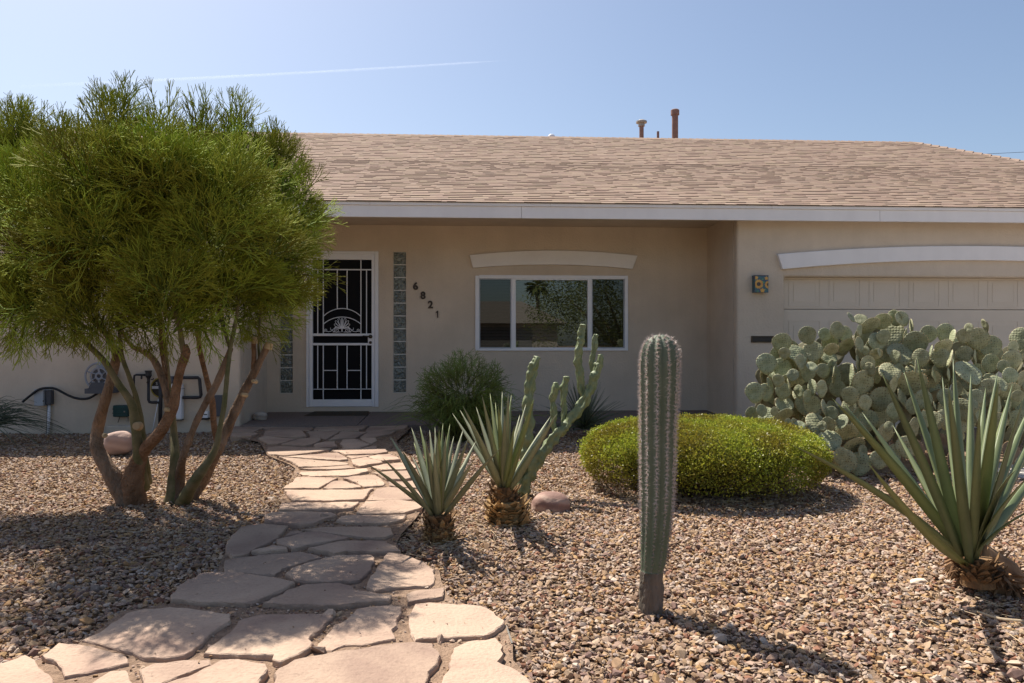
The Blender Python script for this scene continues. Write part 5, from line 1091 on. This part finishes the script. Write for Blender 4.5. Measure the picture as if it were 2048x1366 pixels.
oi = N.new('ShaderNodeObjectInfo'); mr = N.new('ShaderNodeMapRange'); mr.inputs[3].default_value = .82; mr.inputs[4].default_value = 1.2; L.new(oi.outputs['Random'], mr.inputs[0]); hs = N.new('ShaderNodeHueSaturation'); L.new(mr.outputs[0], hs.inputs['Value']); L.new(sk.outputs[0], hs.inputs['Color'])
mh = N.new('ShaderNodeMapRange'); mh.inputs[3].default_value = .475; mh.inputs[4].default_value = .508; mu = N.new('ShaderNodeMath'); mu.operation = 'FRACT'; m7 = N.new('ShaderNodeMath'); m7.operation = 'MULTIPLY'; m7.inputs[1].default_value = 7.3; L.new(oi.outputs['Random'], m7.inputs[0]); L.new(m7.outputs[0], mu.inputs[0]); L.new(mu.outputs[0], mh.inputs[0]); L.new(mh.outputs[0], hs.inputs['Hue'])
mx = N.new('ShaderNodeMix'); mx.data_type = 'RGBA'; mx.inputs[6].default_value = (.10, .085, .045, 1); L.new(rp.outputs[0], mx.inputs[0]); L.new(hs.outputs[0], mx.inputs[7]); L.new(mx.outputs[2], bs.inputs['Base Color'])
bp = N.new('ShaderNodeBump'); bp.inputs['Strength'].default_value = .22; bp.inputs['Distance'].default_value = .04; bp.invert = True; L.new(vo.outputs['Distance'], bp.inputs['Height']); L.new(bp.outputs[0], bs.inputs['Normal'])
bs.inputs['Roughness'].default_value = .6; bs.inputs['Specular IOR Level'].default_value = .3
M_PAD = m; M_GLOCH = mat('areole_tuft', (.42, .25, .12), (.58, .40, .22), scale=3, rough=.8); M_WOOD = mat('woody_pad', (.17, .115, .075), (.27, .20, .13), scale=6, rough=.9, bump=.6, bscale=20, rand=.2)
def pad_mesh(seed):
    r = random.Random(seed); b = MB(); nu, nv = 20, 7; wv = [r.uniform(-.04, .04) for _ in range(4)]; vs = []; curl = r.uniform(-.10, .10)
    def outl(a):                                     # unit pad: foot at z 0, top at z 1, half-width about .45
        x_ = math.sin(a); z_ = -math.cos(a); wdt = .46*(1-.30*max(0, -z_)**1.3)*(1+wv[0]*math.sin(2*a)+wv[1]*math.cos(3*a)); return x_*wdt, .5+.5*z_*(1+wv[2]*math.sin(3*a))
    for i in range(-nv, nv+1):
        f = i/nv; s = math.cos(f*math.pi/2)**.55 if abs(f) < 1 else .0
        for j in range(nu):
            x_, z_ = outl(2*math.pi*j/nu); xx = x_*max(s, .02); zz = .5+(z_-.5)*max(s, .02); vs.append((xx, math.sin(f*math.pi/2)*.062*(1-.2*zz)+curl*xx*xx*2+.06*mnoise.noise(Vector((xx*3, zz*3, seed))), zz))
    k = 2*nv+1; fs = [(i*nu+j, i*nu+(j+1) % nu, (i+1)*nu+(j+1) % nu, (i+1)*nu+j) for i in range(k-1) for j in range(nu)]+[tuple(range(nu-1, -1, -1)), tuple(range((k-1)*nu, k*nu))]; b.add(vs, fs); b.mi = 1
    for j in range(30):
        a = 2*math.pi*(j+.3)/30
        if -math.cos(a) < -.75: continue
        x_, z_ = outl(a); c = Vector((x_, curl*x_*x_*2+.06*mnoise.noise(Vector((x_*3, z_*3, seed))), z_)); d = Vector((x_, r.uniform(-.15, .15), (z_-.45))).normalized(); s = Vector((0, 1, 0))*.012; t_ = d.cross(Vector((0, 1, 0)))*.013; c = c-d*.01
        b.add([c+s+t_, c-s+t_, c-s-t_, c+s-t_, c+d*r.uniform(.022, .045)], [(0,1,4),(1,2,4),(2,3,4),(3,0,4)])
    me = bpy.data.meshes.new('pad'); me.from_pydata(b.v, [], b.f); me.materials.append(M_PAD); me.materials.append(M_GLOCH); me.polygons.foreach_set('material_index', b.m); me.polygons.foreach_set('use_smooth', [q == 0 for q in b.m]); me.update(); return me
pads = [pad_mesh(i) for i in range(7)]
pp0 = P(1800, 960, 6.1); pear = thing('prickly_pear', 'sprawling prickly pear cactus in front of the garage', 'cactus', (pp0.x, 6.1, gz(pp0.x, 6.1))); porg = Vector(pear.location)
PADS = '''110,668,130,125,0 190,460,130,125,0 85,815,80,90,0 155,795,80,85,0 245,800,60,60,0 300,310,115,130,-10 320,385,60,80,0 300,490,125,115,0 320,755,115,95,0 310,655,100,100,0 275,580,65,90,0 215,620,70,120,0 440,450,95,115,0 410,395,150,130,0 525,370,130,150,0 485,255,95,125,15 610,250,90,85,0 700,220,110,110,0 760,250,100,110,0 800,125,50,75,10 870,140,90,75,0 935,185,130,95,0 1020,155,115,90,0 1115,130,45,115,5 1165,135,100,110,30 1230,185,22,85,12 1185,270,75,130,0 1265,310,110,170,15 1355,245,90,115,-10 1480,240,120,130,0 1525,275,30,120,0 1605,260,90,90,0 1710,280,130,150,0 1760,185,18,90,5 1645,200,30,60,0 1800,340,140,150,0 1965,345,90,100,0 2020,280,80,150,0 1460,340,120,80,0 1440,415,95,130,0 1365,385,50,120,0 1300,415,65,120,0 1510,425,60,130,0 1615,390,85,110,0 1690,410,60,100,0 1800,455,115,110,0 1895,480,80,90,0 1960,430,100,120,0 1945,545,100,90,0 2020,570,90,110,0 1640,525,180,150,0 1690,580,85,110,0 1095,245,100,160,0 985,300,115,110,0 1030,265,80,90,0 900,240,100,90,0 860,220,60,80,0 760,330,110,95,0 860,320,85,110,0 900,365,35,65,0 640,420,115,95,0 655,355,90,60,0 595,510,95,100,0 680,530,75,150,0 520,480,80,70,0 490,530,105,110,0 435,565,100,95,0 380,540,65,80,0 355,620,35,100,0 590,640,100,120,0 480,695,80,100,0 425,660,30,90,0 520,630,16,110,0 700,640,90,110,0 520,755,80,125,0 610,780,75,120,-10 660,815,60,100,0 595,910,35,75,0 640,890,55,100,0 735,875,40,95,0 685,900,20,100,0 650,1010,150,130,0 850,465,65,125,10 915,465,110,120,0 935,500,35,100,0 800,540,45,150,0 880,600,165,150,0 900,740,105,105,20 1015,715,160,170,0 790,690,75,120,0 785,770,60,110,0 1150,510,90,100,0 1080,520,150,130,0 1105,610,95,130,-10 1230,600,180,140,0 1340,575,160,130,0 1170,705,90,140,0 1320,715,120,110,0 1050,385,110,110,0 1150,390,160,140,0 975,390,80,70,0 1000,380,40,60,0 1115,410,30,90,0 1265,480,60,100,0 1055,890,30,70,0 1070,910,45,70,0 1400,760,35,60,0 1405,870,45,130,0 1610,675,90,70,0 1600,790,60,150,15 1650,770,50,120,0 1725,685,35,90,0 1790,640,100,130,0 1860,600,120,100,0 1930,660,140,110,0 1960,720,70,100,0 1935,790,70,130,0 2000,690,60,80,0 1500,530,60,100,0 1395,540,60,100,0 500,940,80,85,0 430,910,80,50,0 385,880,50,60,0 345,880,50,45,0 560,900,170,150,0 310,840,130,80,0 755,1165,150,165,0 720,1120,110,120,0 860,1180,120,160,0 810,1060,170,130,0 640,1150,100,110,0 770,950,130,100,0 880,1100,90,110,0 1200,1060,120,150,0 1100,1120,130,150,0 1000,1150,110,130,0 1250,920,120,150,0 1040,960,130,130,0 920,870,140,130,0 2020,1170,70,80,0 2000,870,100,140,0 1480,700,90,120,0 1560,640,90,100,0 1480,860,110,130,0 1330,860,100,130,0 1100,800,100,110,0 1720,830,110,140,0 1840,740,100,120,0 1850,880,110,130,0 1560,900,110,140,0 1700,700,90,110,0 1240,760,110,110,0 850,930,90,110,0 2080,420,110,130,0 2090,640,120,130,0 2090,820,110,130,0 2130,520,110,120,0 2160,700,120,130,0 2140,330,90,110,0'''
random.seed(77); npad = 0
def add_pad(cx, cy, wz, hz, rot, Y, m=None, face=None):
    global npad
    px, py = 1480+cx/3.595, 600+cy/3.595; w_, h_ = wz/3.595, hz/3.595; k = mpp(px, Y); sz = max(w_/.92, h_)*k*random.uniform(1.06, 1.18); asp = min(1, (w_/.92)/max(h_, 1e-3)); tilt = R(random.uniform(-16, 16)) if h_ >= w_*.9 else R(38)*random.choice((-1, 1))
    yaw = math.acos(min(.985, max(.12, asp)))*random.choice((-1, 1)) if face is None else face
    o = bpy.data.objects.new('pad', random.choice(pads)); C.objects.link(o); o.parent = pear; npad += 1
    rt = Matrix.Rotation(R(-rot+random.uniform(-10, 10)), 4, 'Y') @ Matrix.Rotation(yaw, 4, 'Z') @ Matrix.Rotation(tilt, 4, 'X'); c = P(px, py, Y); half = rt @ Vector((0, 0, sz*.5)); o.matrix_local = Matrix.Translation(c-half-porg) @ rt @ Matrix.Scale(sz, 4)
    if m: o.material_slots[0].link = 'OBJECT'; o.material_slots[0].material = m
for q in PADS.split():
    cx, cy, wz, hz, rt = [float(v) for v in q.split(',')]
    Yp = 6.55-.62*min(1, max(0, (cy-150)/900))+random.uniform(-.14, .14)+(.12 if cx < 330 else 0)-(.10 if wz < 70 else 0)
    add_pad(cx, cy, wz, hz, rt, Yp)
def top_out(cx): return np.interp(cx, [60, 180, 300, 500, 700, 900, 1100, 1300, 1480, 1700, 1900, 2050, 2200], [640, 430, 300, 290, 210, 190, 180, 290, 260, 260, 330, 280, 330])
while npad < 285:
    cx = random.uniform(120, 2200); cy = random.uniform(top_out(cx)+60, 900 if cx > 450 else 840); add_pad(cx, cy, random.uniform(85, 150), random.uniform(95, 150), 0, 6.55+random.uniform(0, .55)-.25*(cy/900))
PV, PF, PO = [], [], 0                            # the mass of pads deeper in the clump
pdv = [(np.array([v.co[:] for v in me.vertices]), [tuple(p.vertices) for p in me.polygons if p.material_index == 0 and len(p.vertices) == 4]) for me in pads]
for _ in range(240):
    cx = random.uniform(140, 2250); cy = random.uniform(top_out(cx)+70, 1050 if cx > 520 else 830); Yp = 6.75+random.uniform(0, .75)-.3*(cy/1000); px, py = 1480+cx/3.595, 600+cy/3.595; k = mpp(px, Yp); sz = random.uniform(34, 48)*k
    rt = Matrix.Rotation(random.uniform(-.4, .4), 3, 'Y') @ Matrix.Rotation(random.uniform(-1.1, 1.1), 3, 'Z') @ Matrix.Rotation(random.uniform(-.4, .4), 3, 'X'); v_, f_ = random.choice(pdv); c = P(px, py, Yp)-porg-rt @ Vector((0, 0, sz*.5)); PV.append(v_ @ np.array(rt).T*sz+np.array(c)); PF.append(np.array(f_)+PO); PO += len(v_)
tag(np_mesh('inner_pads', np.concatenate(PV), np.concatenate(PF), mat('inner_pad_shade', (.11, .105, .06), (.20, .185, .11), scale=9, rough=.65, bump=.3, bscale=30), pear, smooth=True), kind='stuff')  # darker colour paints in the shade of the gaps between pads
for (cx, cy, s_) in ((620,1240,120),(760,1280,130),(1000,1260,130),(1150,1220,140),(1350,1180,140),(1550,1150,140),(1750,1130,140),(1950,1100,140),(900,1240,120),(1250,1080,130),(1450,1040,130)): add_pad(cx, cy, s_, s_*1.1, random.uniform(-30, 30), 6.15+random.uniform(-.1, .15), M_WOOD)

# ---------------------------------------------------------------- drooping bush, yuccas
def wisp(name, label, cat, root, Y, n_, fn, m, rad, parts='stems', group=None):
    t = thing(name, label, cat, (root.x, root.y, gz(root.x, root.y))); org = np.array(t.location); V, Fc, T_, Vr, k = [], [], [], [], 0
    for i in range(n_):
        pts, r0, var = fn(i); nn = len(pts)
        for j, p in enumerate(pts):
            tg = np.array(pts[min(j+1, nn-1)])-np.array(pts[max(j-1, 0)]); tg /= np.linalg.norm(tg)+1e-9; a = np.cross(tg, [.31, .8, .5]); a /= np.linalg.norm(a); b_ = np.cross(tg, a); r = r0*(1-.75*j/(nn-1))
            for q in range(3): an = 2.094*q; V.append(np.array(p)+(a*math.cos(an)+b_*math.sin(an))*r-org); T_.append(j/(nn-1)); Vr.append(var)
        for j in range(nn-1):
            for q in range(3): o = k+j*3; Fc.append((o+q, o+(q+1) % 3, o+3+(q+1) % 3, o+3+q))
        k += nn*3
    np_mesh(parts, V, Fc, m, t, smooth=True, attrs={'tip': T_, 'var': Vr}); return t
r9 = np.random.default_rng(19); YB2 = 8.0; rt_ = P(930, 858, YB2); rt_.z = gz(rt_.x, YB2)
def bush_fn(i):
    a = r9.uniform(0, 6.28); out = abs(r9.normal(0, .26)); h = r9.uniform(.35, .66); 
    p0 = np.array([rt_.x+r9.normal(0, .07), rt_.y+r9.normal(0, .07), rt_.z]); d = np.array([math.cos(a)*out, math.sin(a)*out*.8, h]); pts = [p0]; p = p0
    for s_ in range(9):
        f = s_/8; st = d*.15+np.array([math.cos(a), math.sin(a), 0])*.034*f+np.array([0, 0, -.15*h*max(0, f-.45)*3.2])+r9.normal(0, .017, 3); p = p+st; pts.append(p)
    return pts, r9.uniform(.004, .0065), r9.random()
M_BUSH = attr_mat('bush_stems', (.10, .10, .03), (.155, .225, .045), rough=.5, rv=.4, cn=.02)
bu = wisp('drooping_bush', 'round bush of thin drooping green stems against the porch wall', 'bush', rt_, YB2, 520, bush_fn, M_BUSH, .005)
cl = Cloud(); tw = [tuft_arrays(make_tuft(200+s_, 4, .12, .0062, 26, .16)) for s_ in range(8)]
for _ in range(360):
    v = r9.normal(size=3); v /= np.linalg.norm(v); u = r9.uniform(.45, .95); cc = np.array(P(927, 790, YB2)); pos = cc+v*np.array([.36, .30, .27])*u
    if pos[2] < .22: continue
    cl.put(tw[r9.integers(8)], pos-np.array(bu.location), v+np.array([0, 0, .25])+r9.normal(0, .35, 3), r9.uniform(0, 6.28), r9.uniform(.45, .8), r9.random())
cl.build('foliage', M_BUSH, bu, smooth=True)
YD = 8.15; rd = P(1167, 855, YD); rd.z = gz(rd.x, YD)
def spoon_fn(i):
    el = R(r9.uniform(5, 88)); a = r9.uniform(0, 6.28); L_ = r9.uniform(.38, .60); p0 = np.array([rd.x, rd.y, rd.z+.10+.04*r9.random()]); d = np.array([math.cos(a)*math.cos(el), math.sin(a)*math.cos(el), math.sin(el)]); pts = []
    for s_ in range(6): f = s_/5; pts.append(p0+d*L_*f+np.array([0, 0, -.10*math.cos(el)*f*f]))
    return pts, r9.uniform(.0045, .0075), r9.random()
sp_ = wisp('yucca', 'spiky grey green yucca rosette under the window', 'yucca', rd, YD, 230, spoon_fn, attr_mat('yucca_leaf', (.07, .095, .055), (.135, .160, .105), rough=.5, rv=.3), .005, 'leaves')
lp = P(-40, 868, 7.9); lp.z = gz(lp.x, 7.9)
def grass_fn(i):
    el = R(r9.uniform(20, 85)); a = r9.normal(-.1, .9); L_ = r9.uniform(.55, .95); p0 = np.array([lp.x+r9.normal(0, .04), lp.y+r9.normal(0, .04), lp.z+.15]); d = np.array([math.cos(a)*math.cos(el), -math.sin(a)*math.cos(el), math.sin(el)]); pts = []
    for s_ in range(9): f = s_/8; pts.append(p0+d*L_*f+np.array([.10*f*f, 0, -.62*L_*f*f]))
    return pts, r9.uniform(.004, .007), r9.random()
wisp('grassy_yucca', 'fine arching dark leaved yucca at the left edge', 'yucca', lp, 7.9, 150, grass_fn, attr_mat('grassy_leaf', (.05, .075, .045), (.10, .125, .085), rough=.5, rv=.3), .005, 'leaves')
# ================================================================ SKY MARKS, AND WHAT THE WINDOW MIRRORS
def contrail():
    m, n, bs = new_mat('contrail_ice'); N = n.nodes; L = n.links
    tc = N.new('ShaderNodeTexCoord'); mp = N.new('ShaderNodeMapping'); mp.inputs['Scale'].default_value = (90, 3, 3); L.new(tc.outputs['Generated'], mp.inputs[0]); nz = N.new('ShaderNodeTexNoise'); nz.inputs['Scale'].default_value = 1.0; nz.inputs['Detail'].default_value = 6; L.new(mp.outputs[0], nz.inputs[0])
    a = N.new('ShaderNodeAttribute'); a.attribute_name = 'tip'; mu = N.new('ShaderNodeMath'); mu.operation = 'MULTIPLY'; L.new(a.outputs['Fac'], mu.inputs[0]); L.new(nz.outputs[0], mu.inputs[1])
    tr = N.new('ShaderNodeBsdfTransparent'); tl = N.new('ShaderNodeBsdfTranslucent'); tl.inputs[0].default_value = (.95, .95, .95, 1); df = N.new('ShaderNodeBsdfDiffuse'); df.inputs[0].default_value = (.95, .95, .95, 1); ad = N.new('ShaderNodeAddShader'); L.new(tl.outputs[0], ad.inputs[0]); L.new(df.outputs[0], ad.inputs[1])
    mx = N.new('ShaderNodeMixShader'); L.new(mu.outputs[0], mx.inputs[0]); L.new(tr.outputs[0], mx.inputs[1]); L.new(ad.outputs[0], mx.inputs[2]); N.remove(bs); L.new(mx.outputs[0], N['Material Output'].inputs[0])
    Yc = 20000; k = mpp(500, Yc); V, Fc, T_ = [], [], []; ns = 60; nr = 8
    for i in range(ns+1):
        f = i/ns; x_ = 40+f*975; y_ = 174-f*58+6*math.sin(f*2.2); c = P(x_, y_, Yc); r = k*(5.0-2.6*f)*(1 if f < .92 else max(.1, (1-f)/.08))
        al = .09*min(1, f*2.2+.12)*(1 if f < .9 else (1-f)/.1*.6+.4)
        for j in range(nr): an = 2*math.pi*j/nr; V.append(c+Vector((0, math.cos(an)*r, math.sin(an)*r*.9))); T_.append(al*(.55+.45*math.sin(an)) if True else al)
    Fc = [(i*nr+j, i*nr+(j+1) % nr, (i+1)*nr+(j+1) % nr, (i+1)*nr+j) for i in range(ns) for j in range(nr)]
    o = np_mesh('contrail', V, Fc, m, smooth=True, attrs={'tip': T_}); tag(o, 'thin white contrail slanting across the sky', 'contrail', kind='structure')
contrail()
a, c = P(1940, 309.5, 40), P(2200, 296, 40)
d = (c-a); tag(MB().tube([a-d*3, a, a+d*.5-Vector((0,0,.01)), c, c+d*3], .011, 5).build('overhead_cable', M_BLACK), 'single overhead cable in the sky behind the roof hip', 'cable')
# across the street
nb = thing('neighbour_house', 'low tan house across the street mirrored in the window', 'house', (-3, -27, 0))
M_NB = mat('neighbour_stucco', (.36, .32, .27), (.42, .37, .31), scale=2, rough=.9); M_NR = mat('neighbour_roof', (.17, .14, .12), (.23, .20, .17), scale=30, rough=.9, stretch=(.3, 3, 3))
MB().box(-8, 8.2, -5, 1.5, 0, 2.5).build('wall', M_NB, nb)
b = MB(); b.add([(-8.6,2.1,2.4),(8.8,2.1,2.4),(8.8,-5.6,2.4),(-8.6,-5.6,2.4),(-8.6,-1.7,3.95),(6.2,-1.7,3.95)], [(0,1,5,4),(2,3,4,5),(1,2,5),(3,0,4),(3,2,1,0)]); b.build('roof', M_NR, nb)
MB().box(2.0, 6.6, 1.5, 1.54, 0, 2.1).build('garage_door', mat('neighbour_garage', (.16,.15,.145), (.19,.18,.17), rough=.6), nb); MB().box(-5, -2.6, 1.5, 1.54, .9, 2.0).build('window', M_DARK, nb)
def far_tree(name, label, x_, y_, z0, rad, h, n_, seed, c0, c1):
    t = thing(name, label, 'tree', (x_, y_, 0)); r = np.random.default_rng(seed)
    b = MB(); b.tube([(0,0,0),(.1,.05,z0*.6),(.05,0,z0+.6),(0,.1,z0+1.4)], [.22,.17,.13,.05], 9)
    for j in range(6): a_ = j*1.05; b.tube([(.05,0,z0*.8),(math.cos(a_)*rad*.4, math.sin(a_)*rad*.4, z0+h*.25),(math.cos(a_)*rad*.75, math.sin(a_)*rad*.75, z0+h*.45)], [.09,.06,.02], 6)
    b.build('trunk', M_BARK, t); V, Fc = [], []; T_, Vr = [], []
    cen = [(r.normal(size=3)*np.array([rad*.5, rad*.5, h*.24])+np.array([0, 0, z0+h*.48]), r.uniform(.28, .45)*rad) for _ in range(26)]
    for i in range(n_):
        c, rr = cen[r.integers(26)]; v = r.normal(size=3); v /= np.linalg.norm(v); p = c+v*rr*r.uniform(.6, 1); d = r.normal(size=3); d /= np.linalg.norm(d); s = np.cross(d, r.normal(size=3)); s /= np.linalg.norm(s); L_ = r.uniform(.06, .12); o = len(V); V += [p, p+d*L_*.5+s*L_*.25, p+d*L_, p+d*L_*.5-s*L_*.25]; Fc.append((o, o+1, o+2, o+3)); q = r.random(); T_ += [q]*4; Vr += [r.random()]*4
    np_mesh('crown', V, Fc, attr_mat(name+'_leaf', c0, c1, rough=.6, trans=.25, rv=.3), t, attrs={'tip': T_, 'var': Vr})
far_tree('street_tree', 'broad green tree by the street mirrored in the window', 6.2, -9.5, .6, 3.3, 5.4, 26000, 4, (.08, .10, .02), (.17, .18, .04))
far_tree('hedge_tree', 'dark green bush across the street mirrored in the left pane', -2.6, -17, -.2, 2.2, 2.6, 9000, 9, (.04, .06, .02), (.08, .10, .03))
pl = thing('palm_tree', 'slender fan palm across the street mirrored in the window', 'tree', (5.3, -41, 0)); MB().tube([(0,0,0),(.1,0,3),(0,0,6.0)], [.22,.15,.14], 8).build('trunk', M_BARK, pl); b = MB(); random.seed(2)
for i in range(46):
    a_ = random.uniform(0, 6.28); e_ = R(random.uniform(-60, 80)); d = Vector((math.cos(a_)*math.cos(e_), math.sin(a_)*math.cos(e_), math.sin(e_))); s = d.cross(Vector((0,0,1))).normalized()*.22; c = Vector((0,0,6.0)); b.add([c, c+d*.7+s, c+d*1.25-Vector((0,0,.25)), c+d*.7-s], [(0,1,2,3)])
b.build('fronds', mat('palm_frond', (.06,.08,.02), (.11,.12,.04), rough=.6), pl)
